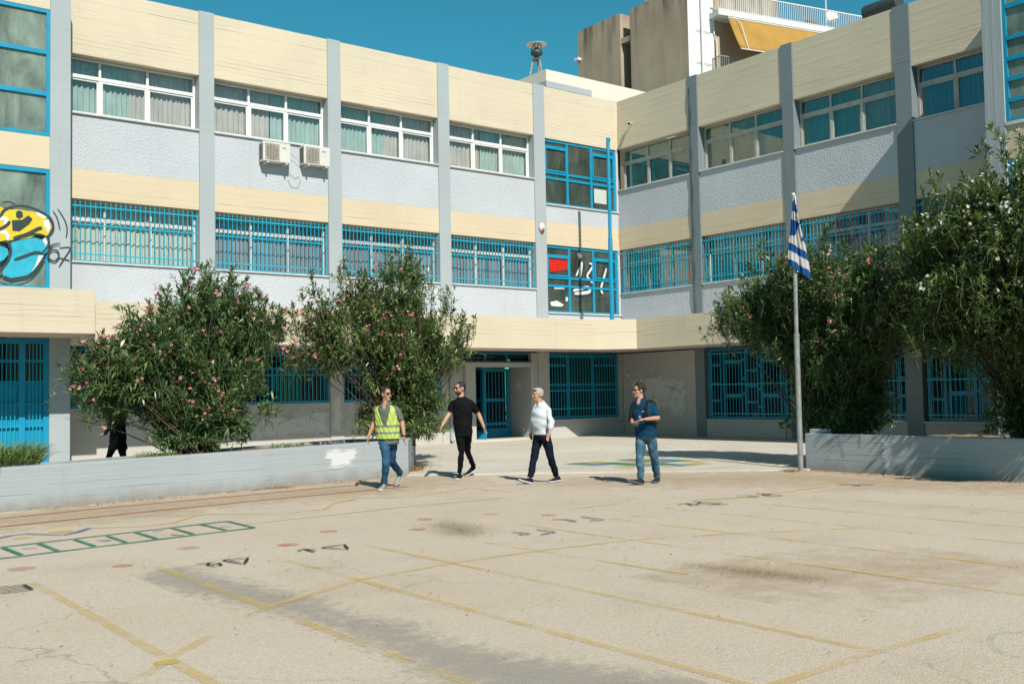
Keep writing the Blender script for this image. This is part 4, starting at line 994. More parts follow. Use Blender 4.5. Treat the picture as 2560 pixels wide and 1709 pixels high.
for k, q in enumerate(([(-13.04, -.2, 8.5), (-12.85, -.1, 8.4), (-12.66, -.15, 8.28)], [(-13.03, -.15, 8.2), (-12.98, -.04, 7.95), (-12.8, -.04, 7.83), (-12.66, -.05, 7.9)], [(-13.0, -.02, 7.75), (-12.9, -.02, 7.55), (-12.7, -.02, 7.55), (-12.6, -.03, 7.8)])):
    tag(MB().tube(q, .006, 6).build('air_conditioner_hose', 'metal', org=q[0]), ['straight dark hose between the two air conditioners', 'upper sagging wire hanging between the air conditioners', 'lowest sagging wire hanging below the air conditioners'][k], 'hose')
al = thing('alarm_box', (-3.70, -.03, 7.0), 'white oval alarm box with a red lamp on the pilaster near the corner', 'alarm')
MB().lathe([(0, 0), (.10, .01), (.125, .04), (.12, .07), (.08, .09), (0, .095)], (0, 0, 0), 22).build('case', 'white_plastic', al, local=True, smooth=True).matrix_local = Matrix.Translation((0, 0, .16)) @ Matrix.Scale(1.3, 4, (0, 0, 1)) @ Matrix.Rotation(radians(90), 4, 'X')
MB().lathe([(0, 0), (.06, 0), (.062, .02), (.04, .05), (0, .055)], (0, 0, 0), 14).build('lamp', 'red_plastic', al, local=True, smooth=True).matrix_local = Matrix.Translation((0, -.07, .06)) @ Matrix.Rotation(radians(90), 4, 'X')
cc = thing('security_camera', (0, -.77, 11.1), 'small security camera on the cream fascia by the inner corner', 'camera')
MB().tube([(0, -.77, 11.12), (-.12, -.77, 11.12), (-.16, -.78, 11.08)], .022, 8).build('arm', 'white_plastic', cc)
MB().tube([(-.10, -.70, 11.13), (-.26, -.88, 11.05)], .055, 12).build('body', 'white_plastic', cc, bevel=.01)
MB().tube([(-.262, -.882, 11.05), (-.275, -.897, 11.043)], .045, 12).build('lens', 'black', cc)
tp = thing('roof_pole', (-2.586, -2.231, 3.6), 'tall turquoise painted steel pole standing on the canopy at the inner corner', 'pole')
MB().tube([(-2.586, -2.231, 3.6), (-2.586, -2.231, 6.6)], .075, 12).build('lower_tube', 'blue_paint', tp)
MB().tube([(-2.586, -2.231, 6.6), (-2.586, -2.231, 9.93)], .060, 12).build('upper_tube', 'blue_paint', tp)
MB().tube([(-2.586, -2.31, 9.80), (-2.586, -2.33, 9.87)], .02, 6).build('pulley', 'dark_metal', tp)
nc = tag(MB().tube([(-.02, -.03, 7.95), (-.05, -.05, 7.2), (-.03, -.02, 6.7), (-.10, -.06, 6.58), (-.02, -.05, 6.5)], .014, 6).build('corner_cable', 'beige', org=(-.02, -.03, 6.5)), 'loose pale cable hanging in the inner wall corner', 'cable')

# ------------------------------------------------------------------ flag pole and flag
fp = thing('flag_pole', (-9.33, -14.50, 0), 'weathered grey steel flag pole at the end of the right planter', 'flag pole')
MB().tube([(-9.33, -14.50, -.02), (-9.33, -14.50, 2.6)], .052, 14).build('lower_tube', 'metal', fp)
MB().tube([(-9.33, -14.50, 2.6), (-9.315, -14.52, 5.28)], .040, 14).build('upper_tube', 'metal', fp)
MB().tube([(-9.33, -14.50, 2.56), (-9.33, -14.50, 2.62)], .058, 14).build('collar', 'metal', fp)
MB().lathe([(0, 0), (.03, .01), (.04, .04), (.03, .07), (0, .08)], (-9.315, -14.52, 5.28), 12).build('finial', 'white_plastic', fp, smooth=True)
# flag: hangs limp; outline in its own plane (a = sideways in m, z), soft vertical folds
FPX = .00141
def fpt(x, y): return ((x - 497) * FPX * .92, 5.30 - (y - 200) * FPX)
Lf = [(488, 262), (466, 410), (446, 520), (426, 745), (405, 840), (398, 945), (385, 1060), (388, 1150)]
Rf = [(506, 268), (545, 455), (570, 580), (606, 740), (640, 860), (665, 1000), (685, 1115), (716, 1385)]
blue_p = [[(480, 250), (510, 250), (548, 458), (462, 408)], [(443, 518), (572, 597), (490, 765), (420, 745)], [(606, 755), (645, 865), (570, 825)], [(405, 838), (672, 1005), (692, 1125), (395, 945)], [(380, 1060), (520, 1140), (610, 1210), (690, 1240), (722, 1392), (600, 1340), (380, 1180)]]
def inp(p_, poly):
    c = False
    for (x0, y0), (x1, y1) in zip(poly, poly[1:] + poly[:1]):
        if (y0 > p_[1]) != (y1 > p_[1]) and p_[0] < (x1 - x0) * (p_[1] - y0) / (y1 - y0) + x0: c = not c
    return c
fl = thing('flag', (-9.315, -14.6, 3.9), 'blue and white striped flag with a cross hanging limp on its pole', 'flag')
NU, NV = 22, 110
az = radians(46)
rdir = Vector((cos(az), -sin(az), 0)); ddir = Vector((sin(az), cos(az), 0))
vs, fs, px = [], [], []
def lerp_poly(P_, t_):
    t_ *= len(P_) - 1; i = min(int(t_), len(P_) - 2); f = t_ - i
    return (P_[i][0] + (P_[i + 1][0] - P_[i][0]) * f, P_[i][1] + (P_[i + 1][1] - P_[i][1]) * f)
for j in range(NV + 1):
    l, r = lerp_poly(Lf, j / NV), lerp_poly(Rf, j / NV)
    for i in range(NU + 1):
        u = i / NU
        q = (l[0] + (r[0] - l[0]) * u, l[1] + (r[1] - l[1]) * u)
        px.append(q)
        a, z = fpt(*q)
        amp = .035 * min(1, j / 25)
        fold = amp * sin(u * 13 + j * .01) + amp * .6 * sin(u * 26 + 1) - .06
        w_ = Vector((-9.315, -14.52, 0)) + rdir * a + ddir * fold
        vs.append((w_.x, w_.y, z))
m = MB()
for j in range(NV):
    for i in range(NU):
        k = j * (NU + 1) + i
        c = ((px[k][0] + px[k + NU + 2][0]) / 2, (px[k][1] + px[k + NU + 2][1]) / 2)
        m.f.append((k, k + 1, k + NU + 2, k + NU + 1)); m.m.append(1 if any(inp(c, b) for b in blue_p) else 0)
m.v = vs
fo = m.build('cloth', [cloth('flag_white', (.78, .78, .78), .3, .03), cloth('flag_blue', (.03, .12, .38), .3, .06)], fl, smooth=True)
sl = fo.modifiers.new('thick', 'SOLIDIFY'); sl.thickness = .004
MB().tube([(-9.315, -14.56, 5.30), (-9.33, -14.58, 5.20), (-9.325, -14.58, 5.12)], .012, 6).build('halyard', 'white_plastic', fl)

# ------------------------------------------------------------------ oleanders
def leaf_mat(name, dark, light, dry):
    t = NT(name)
    r = t.n('Attribute', attribute_name='rnd').outputs['Fac']
    c = t.mix(t.ramp(r, 0, .9), dark, light)
    c = t.mix(t.ramp(r, .955, .965), c, dry)
    c = t.mix(1.0, c, (.88, .88, .88), 'MULTIPLY')
    a = t.bsdf(c, .36, .5)
    b = t.n('BsdfTranslucent', {'Color': t.mix(1.0, c, (1.5, 1.6, .6), 'MULTIPLY')}).outputs[0]
    return t.done(t.n('MixShader', {0: .16, 1: a, 2: b}).outputs[0])
M['leaf'] = leaf_mat('oleander_leaf', (.016, .058, .026), (.135, .23, .08), (.30, .17, .05))
M['leaf_y'] = leaf_mat('oleander_leaf_olive', (.018, .058, .024), (.18, .25, .08), (.26, .19, .05))
M['grass'] = leaf_mat('grass_blade', (.06, .12, .03), (.20, .27, .08), (.42, .33, .14))
M['dry_leaf'] = leaf_mat('dry_leaf', (.22, .09, .03), (.42, .22, .07), (.5, .32, .14))
def petal(name, a, b):
    t = NT(name)
    r = t.n('Attribute', attribute_name='rnd').outputs['Fac']
    c = t.mix(r, K(a), K(b))
    return t.done(t.n('MixShader', {0: .3, 1: t.bsdf(c, .6, .2), 2: t.n('BsdfTranslucent', {'Color': c}).outputs[0]}).outputs[0])
M['pink'] = petal('pink_petal', (.70, .16, .22), (.86, .42, .46))
M['white_petal'] = petal('white_petal', (.80, .80, .72), (.86, .86, .82))
M['bark'] = plain('oleander_bark', (.11, .085, .06), .85, .15, .3, 8)
M['twig'] = plain('oleander_twig', (.10, .13, .05), .7, .2, .3, 8)

def unit(v): return v / np.maximum(1e-9, np.linalg.norm(v, axis=-1, keepdims=True))
def make_leaves(rng, base, dirs, length, width, droop=.15):
    """one folded quad per leaf"""
    n = len(base)
    side = unit(np.cross(dirs, rng.normal(size=(n, 3)) * .35 + np.array([0, 0, 1.0])))
    nor = np.cross(side, dirs)
    mid = base + dirs * (length * .5)[:, None]
    tip = base + dirs * length[:, None] - np.array([0, 0, 1.0]) * (droop * length)[:, None]
    fold = nor * (width * .30)[:, None]
    v = np.stack([base, mid + side * (width * .5)[:, None] + fold, tip, mid - side * (width * .5)[:, None] + fold], 1).reshape(-1, 3)
    f = np.arange(4 * n).reshape(n, 4)
    return v, f
def twig_tubes(a, b, r0, r1):
    """three-sided tapered sticks a->b"""
    n = len(a); d = unit(b - a)
    s = unit(np.cross(d, np.array([.3, .2, 1.0]) + np.zeros_like(d))); t_ = np.cross(d, s)
    vs = []
    for P_, r in ((a, r0), (b, r1)):
        for k in range(3):
            an = 2 * pi * k / 3
            vs.append(P_ + (s * cos(an) + t_ * sin(an)) * np.reshape(r, (-1, 1)))
    v = np.stack(vs, 1).reshape(-1, 3)
    base = (np.arange(n) * 6)[:, None]
    f = np.concatenate([base + np.array([[k, (k + 1) % 3, 3 + (k + 1) % 3, 3 + k]]) for k in range(3)], 0)
    return v, f
def forward(l, x1):
    # upper growth leans out over the yard
    (x, y, z), r = l if isinstance(l[0], tuple) else (l, None)
    if z < 2.2 or x < -8.5: return l
    k = (x1 + 25.81) / (x + 25.81)
    q = (x1, -26.78 + (y + 26.78) * k, 1.6 + (z - 1.6) * k)
    return q if r is None else (q, (r[0] * 1.0, r[1] * k, r[2] * k))
def oleander(label, base, lobes, n_twig, seed, flower='pink', n_fl=200, shoots=(), leafm='leaf', leaf_len=.155, per=22, group=None, spread=.5, stems=7, fl_z=0.0, lean=-8.1, auto=40):
    rng = np.random.default_rng(seed); rd = random.Random(seed)
    if base[0] > -9: lobes = [forward(l, lean) for l in lobes]; shoots = [forward(l, lean) for l in shoots]
    shoots = list(shoots)
    for _ in range(auto):
        l = lobes[rd.randrange(len(lobes))]; a_ = rd.uniform(0, 2 * pi); e_ = rd.uniform(.25, 1.2)
        shoots.append((l[0][0] + l[1][0] * cos(a_) * cos(e_) * 1.12, l[0][1] + l[1][1] * sin(a_) * cos(e_) * 1.12, l[0][2] + l[1][2] * sin(e_) * 1.12 + .1))
    root = thing('oleander_bush', base, label, 'bush', group)
    C = np.array([l[0] for l in lobes]); R = np.array([l[1] for l in lobes])
    wgt = (R[:, 0] * R[:, 1] * R[:, 2]) ** .7; wgt /= wgt.sum()
    li = rng.choice(len(lobes), n_twig, p=wgt)
    u = unit(rng.normal(size=(n_twig, 3)))
    rad = rng.random(n_twig) ** .36 * (1 + .13 * rng.normal(size=n_twig))
    tip = C[li] + u * R[li] * rad[:, None]
    # gather the twigs into sprays so that light and dark gaps open between them
    K = max(20, n_twig // 13)
    cl = tip[:K]
    own = rng.integers(0, K, n_twig)
    tip = cl[own] + rng.normal(size=(n_twig, 3)) * [.13, .13, .11]
    ok_ = tip[:, 2] > base[2] + .12
    tip = tip[ok_]; own = own[ok_]; n = len(tip)
    cdir = rng.normal(size=(K, 3)) * .42
    cen = np.array([base[0], base[1], base[2] + .9])
    outw = unit(tip - cen)
    d = unit(outw * .75 + np.array([0, 0, .5]) + cdir[own] + rng.normal(size=(n, 3)) * .3)
    low = tip[:, 2] < base[2] + .8
    d[low] = unit(d[low] * [1, 1, .25])
    ln = rng.uniform(.22, .5, n)
    b0 = tip - d * ln[:, None]
    # extra long shoots standing out of the crown
    sh_t, sh_d, sh_l = [], [], []
    for s in shoots:
        s = np.array(s); dd = s - cen; dd = dd / np.linalg.norm(dd) * .6 + np.array([0, 0, .6]) + rng.normal(size=3) * .12
        dd /= np.linalg.norm(dd)
        sh_t.append(s); sh_d.append(dd); sh_l.append(.75)
        for _ in range(6):
            q = rng.uniform(.2, 1.0); d2 = unit(dd + rng.normal(size=3) * .45)
            sh_t.append(s - dd * q * .75 + d2 * .3); sh_d.append(d2); sh_l.append(.33)
    if sh_t:
        tip = np.vstack([tip, sh_t]); d = np.vstack([d, sh_d]); ln = np.concatenate([ln, sh_l]); b0 = tip - d * ln[:, None]; n = len(tip)
    # leaves in loose whorls along each twig
    cnt = np.maximum(8, (per * ln / .36 * rng.uniform(.7, 1.2, n))).astype(int)
    ti = np.repeat(np.arange(n), cnt)
    m = len(ti)
    tt = 1 - rng.random(m) ** 1.35 * .85
    dn = d[ti]
    ax = unit(np.cross(dn, rng.normal(size=(m, 3))))
    ang = np.radians(rng.uniform(48, 78, m) - 38 * np.clip(tt - .55, 0, 1) / .45)
    ld = unit(dn * np.cos(ang)[:, None] + ax * np.sin(ang)[:, None])
    lb = b0[ti] + dn * (ln[ti] * tt)[:, None]
    L = leaf_len * rng.uniform(.5, 1.25, m) * rng.uniform(.8, 1.15, n)[ti]; W = L * rng.uniform(.17, .24, m)
    v, f = make_leaves(rng, lb, ld, L, W)
    tw_r = rng.normal(size=n) * .17
    rv = np.clip(rng.random(m) * .75 + .12 + tw_r[ti], 0, .94)
    rv = np.where(rng.random(m) < .025, .98, rv)
    stuff(np_mesh('foliage', v, f, leafm, root, {'rnd': np.repeat(rv, 4)}))
    # twigs and limbs
    tv, tf = twig_tubes(b0 - d * .12, tip, .006, .003)
    stuff(np_mesh('twigs', tv, tf, 'twig', root))
    mb = MB()
    bs = Vector(base)
    ends = []
    for k in range(len(lobes)):
        c = Vector(lobes[k][0]); ends.append((c + Vector((0, 0, .1)), .020))
        for q in range(2):
            j = rd.choice([i for i in range(n)]) if n else 0
            jj = [i for i in range(0, n, max(1, n // 400)) if np.linalg.norm(tip[i] - C[k]) < R[k].max() * 1.2]
            if jj: ends.append((Vector(b0[rd.choice(jj)]), .016))
    for s in shoots: ends.append((Vector(s) - Vector((0, 0, .5)), .014))
    for k, (e, r) in enumerate(ends):
        an = rd.uniform(0, 2 * pi); s0 = bs + Vector((cos(an) * spread * rd.random(), sin(an) * spread * rd.random(), -.08))
        mid = s0.lerp(e, .45) + Vector((rd.uniform(-.12, .12), rd.uniform(-.12, .12), .22 + .1 * rd.random()))
        pts = []
        for i in range(9):
            t_ = i / 8
            pts.append(s0 * (1 - t_) ** 2 + mid * 2 * t_ * (1 - t_) + e * t_ * t_ + Vector((rd.uniform(-.02, .02), rd.uniform(-.02, .02), 0)))
        mb.tube(pts, [r * (1.15 - .9 * i / 8) for i in range(9)], 6)
    stuff(mb.build('stems', 'bark', root, smooth=True))
    # flower heads on outer tips
    if n_fl:
        score = np.linalg.norm((tip - cen) / (np.abs(C - cen).max(0) + .6), axis=1) + rng.random(n) * .8 + .8 * (unit(np.array([CAM.x - base[0], CAM.y - base[1], 6.0]) + np.zeros((n, 3))) * unit(tip - cen)).sum(1)
        tocam = np.array(CAM) - tip
        ok = np.where(tip[:, 2] > base[2] + fl_z)[0]
        order = ok[np.argsort(-score[ok])][: int(n_fl * 2.2)]
        pick = rng.choice(order, min(n_fl, len(order)), replace=False)
        FV, FF, FR = [], [], []
        for j in pick:
            for q in range(int(rng.integers(2, 7)) if rng.random() < .55 else 1):
                c = tip[j] + d[j] * .04 + rng.normal(size=3) * .045
                ax = unit(d[j] + rng.normal(size=3) * .6)
                s = unit(np.cross(ax, [.3, .5, .2])); t2 = np.cross(ax, s)
                rr = rng.uniform(.017, .030); rv_ = rng.random()
                for k in range(5):
                    an = 2 * pi * k / 5
                    rdv = s * cos(an) + t2 * sin(an); tn = -s * sin(an) + t2 * cos(an)
                    b = len(FV)
                    FV += [c, c + rdv * rr * .8 + tn * rr * .55 + ax * rr * .35, c + rdv * rr * 1.25 + ax * rr * .25, c + rdv * rr * .8 - tn * rr * .55 + ax * rr * .35]
                    FF.append([b, b + 1, b + 2, b + 3]); FR += [rv_] * 4
        stuff(np_mesh('flowers', np.array(FV), np.array(FF), 'pink' if flower == 'pink' else 'white_petal', root, {'rnd': FR}))
    return root
GRP = 'oleander bushes in the planters'
oleander('broad pink flowering oleander on the left, before the door canopy', (-18.9, -8.5, .58),
         [((-18.9, -8.2, 2.4), (1.2, 1.0, .85)), ((-18.45, -8.0, 3.2), (.9, .8, .62)), ((-17.75, -8.0, 2.8), (.7, .75, .8)), ((-20.1, -8.2, 1.95), (.8, .75, .6)), ((-18.7, -8.3, 1.5), (1.05, .9, .65)), ((-19.65, -8.1, 2.6), (.65, .7, .5)), ((-18.9, -8.5, 1.0), (.75, .65, .4)), ((-20.5, -8.3, 2.2), (.45, .5, .3)), ((-20.6, -8.3, 1.6), (.4, .4, .2))],
         3300, 11, 'pink', 420, [(-18.48, -8, 4.12), (-18.0, -8, 3.98), (-17.7, -8, 3.85), (-17.3, -8, 3.55), (-18.9, -8, 3.8), (-19.3, -8, 3.55), (-20.0, -8.1, 3.1), (-20.45, -8.2, 2.75), (-20.9, -8.2, 2.4), (-21.1, -8.3, 1.8), (-19.6, -8, 3.35)], group=GRP, per=18)
oleander('tall open oleander with sparse pink flowers behind the man in the yellow vest', (-14.15, -7.9, .58),
         [((-14.3, -7.7, 2.9), (1.15, 1.0, .85)), ((-14.5, -7.6, 3.65), (.85, .8, .5)), ((-15.7, -7.7, 3.05), (.75, .75, .6)), ((-15.9, -7.7, 2.45), (.65, .6, .26)), ((-13.1, -7.6, 2.95), (.75, .7, .5)), ((-12.9, -7.6, 2.45), (.55, .55, .25)), ((-14.15, -7.8, 2.0), (.9, .75, .55)), ((-13.95, -7.9, 1.2), (.95, .8, .5)), ((-14.5, -7.9, 1.0), (.7, .6, .35)), ((-13.9, -7.6, 4.2), (.35, .35, .3))],
         3000, 12, 'pink', 200, [(-13.75, -7.6, 4.95), (-13.7, -7.6, 4.7), (-13.95, -7.6, 4.6), (-14.5, -7.6, 4.35), (-14.9, -7.6, 4.2), (-15.35, -7.6, 4.45), (-15.5, -7.6, 4.2), (-16.15, -7.6, 4.05), (-16.35, -7.6, 3.6), (-16.6, -7.6, 3.3), (-13.1, -7.5, 4.1), (-12.65, -7.5, 3.95), (-12.75, -7.5, 3.6), (-12.2, -7.5, 3.3), (-12.1, -7.5, 3.0), (-12.3, -7.5, 2.7)], leafm='leaf_y', group=GRP, per=16, spread=.3, fl_z=1.2)
oleander('dense dark oleander with a few pink flowers around the flag', (-7.7, -14.0, .56),
         [((-7.5, -12.6, 3.35), (.95, 1.0, .62)), ((-7.5, -11.75, 3.2), (.75, .5, .42)), ((-7.4, -13.6, 3.65), (1.0, 1.0, .72)), ((-7.4, -14.8, 3.4), (1.0, 1.0, .8)), ((-7.5, -14.2, 2.5), (1.0, 1.05, .75)), ((-7.6, -14.15, 1.4), (.85, .8, .8)), ((-7.5, -12.95, 2.6), (.8, .55, .4)), ((-7.6, -14.3, .95), (.75, .85, .4)), ((-7.5, -15.5, 3.0), (1.0, .8, .7)), ((-7.6, -14.7, 1.7), (.8, .6, .8))],
         7200, 13, 'pink', 140, [(-7.6, -12.3, 4.75), (-7.6, -12.0, 4.3), (-7.6, -13.3, 4.7), (-7.6, -14.0, 4.85), (-7.6, -14.5, 4.5), (-7.6, -11.4, 3.8), (-7.6, -11.05, 3.4), (-7.6, -11.1, 3.0), (-7.6, -15.2, 4.5)], group=GRP, per=19, fl_z=1.9, leafm='leaf')
oleander('tall oleander with white flowers at the right picture edge', (-7.5, -18.2, .56),
         [((-7.4, -16.8, 4.2), (1.0, .95, .75)), ((-7.3, -17.8, 4.5), (1.05, 1.0, .95)), ((-7.4, -18.9, 4.3), (1.1, 1.1, 1.2)), ((-7.4, -16.3, 3.3), (.95, .85, .75)), ((-7.4, -17.6, 3.0), (1.1, 1.1, .95)), ((-7.4, -18.7, 2.1), (1., .95, .9)), ((-7.3, -19.8, 3.2), (1.1, 1, 1.5)), ((-7.8, -18.3, 1.1), (.7, .6, .5)), ((-7.6, -18.3, 1.7), (.9, .7, .8)), ((-7.5, -16.6, 2.7), (.9, .8, .5)), ((-9.1, -20.6, 3.1), (1.3, 1.1, .9)), ((-9.3, -20.0, 2.1), (.8, .5, .35))],
         9500, 14, 'white', 800, [(-7.6, -17.7, 6.1), (-7.6, -17.5, 5.85), (-7.6, -16.4, 5.6), (-7.6, -16.2, 5.3), (-7.6, -17.0, 5.5), (-7.6, -18.1, 5.95), (-7.6, -15.8, 4.8), (-7.6, -15.7, 4.3)], leafm='leaf_y', group=GRP, per=19, fl_z=2.4, lean=-8.75)

# ------------------------------------------------------------------ grass, dry leaves, saplings
def grass_tuft(label, c, r, h, n, seed, mat='grass'):
    rng = np.random.default_rng(seed)
    t = thing('grass_tuft', c, label, 'grass')
    a = rng.uniform(0, 2 * pi, n); rr = np.sqrt(rng.random(n)) * r
    b = np.stack([c[0] + rr * np.cos(a), c[1] + rr * np.sin(a) * .6, np.full(n, c[2])], 1)
    d = unit(np.stack([np.cos(a) * .45, np.sin(a) * .45, np.ones(n)], 1) + rng.normal(size=(n, 3)) * .25)
    v, f = make_leaves(rng, b, d, h * rng.uniform(.4, 1.1, n), np.full(n, .012), .3)
    stuff(np_mesh('blades', v, f, mat, t, {'rnd': np.repeat(rng.random(n), 4)}))
grass_tuft('tall green grass tuft at the left edge behind the planter wall', (-22.35, -9.75, .6), .5, .62, 1500, 3)
grass_tuft('small ragged weed tuft under the left oleander', (-19.9, -9.4, .6), .35, .22, 260, 4)
grass_tuft('low weeds on the planter soil right of the left oleander', (-17.2, -8.7, .6), .35, .2, 220, 5)
def litter(label, pts, n, spread, seed, size=.035, mat='dry_leaf', z=.012, name='dry_leaves', flatz=.35):
    rng = np.random.default_rng(seed)
    P_ = np.array(pts, float)
    seg = rng.integers(0, max(1, len(P_) - 1), n); t_ = rng.random(n)[:, None]
    b = P_[seg] * (1 - t_) + P_[np.minimum(seg + 1, len(P_) - 1)] * t_
    b = np.concatenate([b + rng.normal(size=(n, 2)) * spread, np.full((n, 1), z)], 1)
    d = unit(np.concatenate([rng.normal(size=(n, 2)), rng.normal(size=(n, 1)) * flatz], 1)); d[:, 2] = np.abs(d[:, 2]) * .6
    v, f = make_leaves(rng, b, d, size * rng.uniform(.5, 1.6, n), size * rng.uniform(.2, .6, n), .0)
    o = np_mesh(name, v, f, mat, None, {'rnd': np.repeat(rng.random(n), 4)})
    tag(o, label, 'leaves'); return stuff(o)
litter('heap of dry orange leaves at the left planter end', [(-14.55, -8.95), (-14.3, -8.5), (-14.0, -8.2)], 420, .10, 21, .06, z=.05)
litter('dry leaves along the foot of the left planter wall', [(-22, -10.5), (-19.5, -10.15), (-18.2, -10.0), (-17.8, -9.98), (-15.2, -9.75)], 700, .10, 22, .04)
litter('dry leaves and chips along the foot of the right planter wall', [(-9.35, -14.5), (-9.45, -16.5), (-9.5, -19)], 650, .14, 23, .035)
litter('small pile of brown leaves beside the flag pole foot', [(-9.8, -14.6), (-9.5, -14.4)], 160, .09, 24, .05)
litter('leaf scraps and pebbles scattered over the playground', [(-24, -12), (-12, -12), (-10, -18), (-20, -22), (-24, -18), (-14, -15), (-22, -23)], 420, 1.6, 25, .028)
litter('brown leaf scraps scattered on the pale apron', [(-14, -7), (-8, -2.5), (-6, -9), (-10, -12), (-13.5, -8.5)], 260, .9, 26, .04, z=.045)
litter('dust and leaf line under the right wing wall', [(-.25, -.5), (-.3, -6), (-.3, -7.5)], 300, .1, 27, .04, z=.045)
fg = thing('sapling', (-.3, -7.28, .03), 'small bright green broad-leaved sapling against the right wing', 'plant')
rng = np.random.default_rng(8)
MB().tube([(-.3, -7.28, .03), (-.32, -7.30, .4), (-.3, -7.36, .75)], .012, 6).build('stem', 'twig', fg)
nb = 9
b = np.stack([-.32 + rng.normal(size=nb) * .04, -7.32 + rng.normal(size=nb) * .05, rng.uniform(.35, .8, nb)], 1)
d = unit(np.concatenate([rng.normal(size=(nb, 2)) - [.5, .2], rng.uniform(-.5, .2, (nb, 1))], 1))
for k in range(nb):
    v, f = make_leaves(rng, b[k:k + 1], d[k:k + 1], np.array([.26 * rng.uniform(.8, 1.2)]), np.array([.18]), .35)
    np_mesh('leaf', v, f, leaf_mat('sapling_leaf', (.12, .26, .03), (.2, .36, .05), (.2, .3, .05)) if k == 0 else bpy.data.materials['sapling_leaf'], fg, {'rnd': np.full(4, .5)})

# ------------------------------------------------------------------ people
def V3(*a): return Vector(a)
def cap(m, p0, p1, r0, r1, n=12, flat=None):
    p0, p1 = Vector(p0), Vector(p1); d = (p1 - p0).normalized()
    m.tube([p0 - d * r0 * .97, p0 - d * r0 * .75, p0 - d * r0 * .35, p0, p0.lerp(p1, .5), p1, p1 + d * r1 * .35, p1 + d * r1 * .75, p1 + d * r1 * .97],
           [r0 * .22, r0 * .66, r0 * .94, r0, (r0 + r1) / 2, r1, r1 * .94, r1 * .66, r1 * .22], n)
def ell(m, c, rx, ry, rz, sx=None, fy=None, n=16):
    """ellipsoid with half axes along side sx, front fy and up"""
    c = Vector(c); sx = sx or V3(1, 0, 0); fy = fy or V3(0, 1, 0); uz = V3(0, 0, 1)
    vs, fs = [], []
    R_ = 10
    for i in range(R_ + 1):
        t_ = pi * (i + .02) / (R_ + .04)
        for k in range(n):
            a = 2 * pi * k / n
            vs.append(c + sx * rx * sin(t_) * cos(a) + fy * ry * sin(t_) * sin(a) - uz * rz * cos(t_))
    for i in range(R_):
        for k in range(n): fs.append((i * n + k, i * n + (k + 1) % n, (i + 1) * n + (k + 1) % n, (i + 1) * n + k))
    fs += [tuple(range(n))[::-1], tuple(range(R_ * n, R_ * n + n))]
    m.add(vs, fs)
def loft(m, rings, n=24, sq=2.15):
    """rings: (centre, half width, half depth, side, front); superellipse sections, closed ends"""
    vs, fs = [], []
    for c, a_, b_, s_, f_ in rings:
        for k in range(n):
            t_ = 2 * pi * k / n; ct, st = cos(t_), sin(t_)
            vs.append(c + s_ * a_ * math.copysign(abs(ct) ** (2 / sq), ct) + f_ * b_ * math.copysign(abs(st) ** (2 / sq), st))
    for i in range(len(rings) - 1):
        for k in range(n): fs.append((i * n + k, i * n + (k + 1) % n, (i + 1) * n + (k + 1) % n, (i + 1) * n + k))
    L = (len(rings) - 1) * n
    fs += [tuple(range(n))[::-1], tuple(range(L, L + n))]
    m.add(vs, fs)
def skin_up(m, name, mats, parent, voxel=.010, smooth=3, folds=0.0, fscale=9.0, pick=None):
    o = m.build(name, mats, parent, local=True)
    fix_normals(o)
    r = o.modifiers.new('r', 'REMESH'); r.mode = 'VOXEL'; r.voxel_size = voxel
    s = o.modifiers.new('s', 'SMOOTH'); s.iterations = smooth; s.factor = .5
    dg = bpy.context.evaluated_depsgraph_get()
    me = bpy.data.meshes.new_from_object(o.evaluated_get(dg))
    o.modifiers.clear(); old = o.data; o.data = me; bpy.data.meshes.remove(old); me.name = name
    nv_ = len(me.vertices)
    if folds:
        co = np.empty(nv_ * 3, np.float32); me.vertices.foreach_get('co', co); co = co.reshape(-1, 3)
        no = np.empty(nv_ * 3, np.float32); me.vertices.foreach_get('normal', no); no = no.reshape(-1, 3)
        x, y, z = co.T
        f = np.sin(x * fscale * 2.1 + z * fscale * 3.1 + 1.3 * np.sin(y * fscale * 2)) + .7 * np.sin(y * fscale * 3.3 - z * fscale * 4.3 + x * 7) + .5 * np.sin(z * fscale * 7 + x * fscale * 3 + 2 * np.sin(y * 11))
        co = co + no * (f * folds)[:, None]
        me.vertices.foreach_set('co', co.astype(np.float32).ravel())
    nf = len(me.polygons)
    mi = np.zeros(nf, np.int32)
    if pick:
        ce = np.empty(nf * 3, np.float32); me.polygons.foreach_get('center', ce)
        mi = pick(ce.reshape(-1, 3)).astype(np.int32)
    me.polygons.foreach_set('material_index', mi)
    me.polygons.foreach_set('use_smooth', [True] * nf); me.update()
    return o
def fabric(name, col, var=.10, scale=30, fade=None, rough=.85):
    col = K(col); fade = K(fade) if fade else None
    t = NT(name)
    tc = t.n('TexCoord').outputs['Object']
    c = t.mix(t.ramp(t.noise(scale, 4, vec=tc), .3, .7), tuple(x * (1 - var) for x in col), tuple(min(1, x * (1 + var)) for x in col))
    if fade: c = t.mix(t.ramp(t.noise(7, 5, .65, vec=tc), .42, .72, 0, .85), c, fade)
    return t.done(t.bsdf(c, rough, .12, t.bump(t.noise(11, 5, .6, vec=tc, dist=.8), .5, .02)))
def skin(name, col):
    col = K(col)
    t = NT(name)
    c = t.mix(t.ramp(t.noise(14, 4, vec=t.n('TexCoord').outputs['Object']), .3, .7), tuple(x * .88 for x in col), tuple(x * 1.08 for x in col))
    return t.done(t.bsdf(c, .5, .35, **{'Subsurface_Weight': .08, 'Subsurface_Radius': (.02, .008, .004)}))
HAIRN = {}
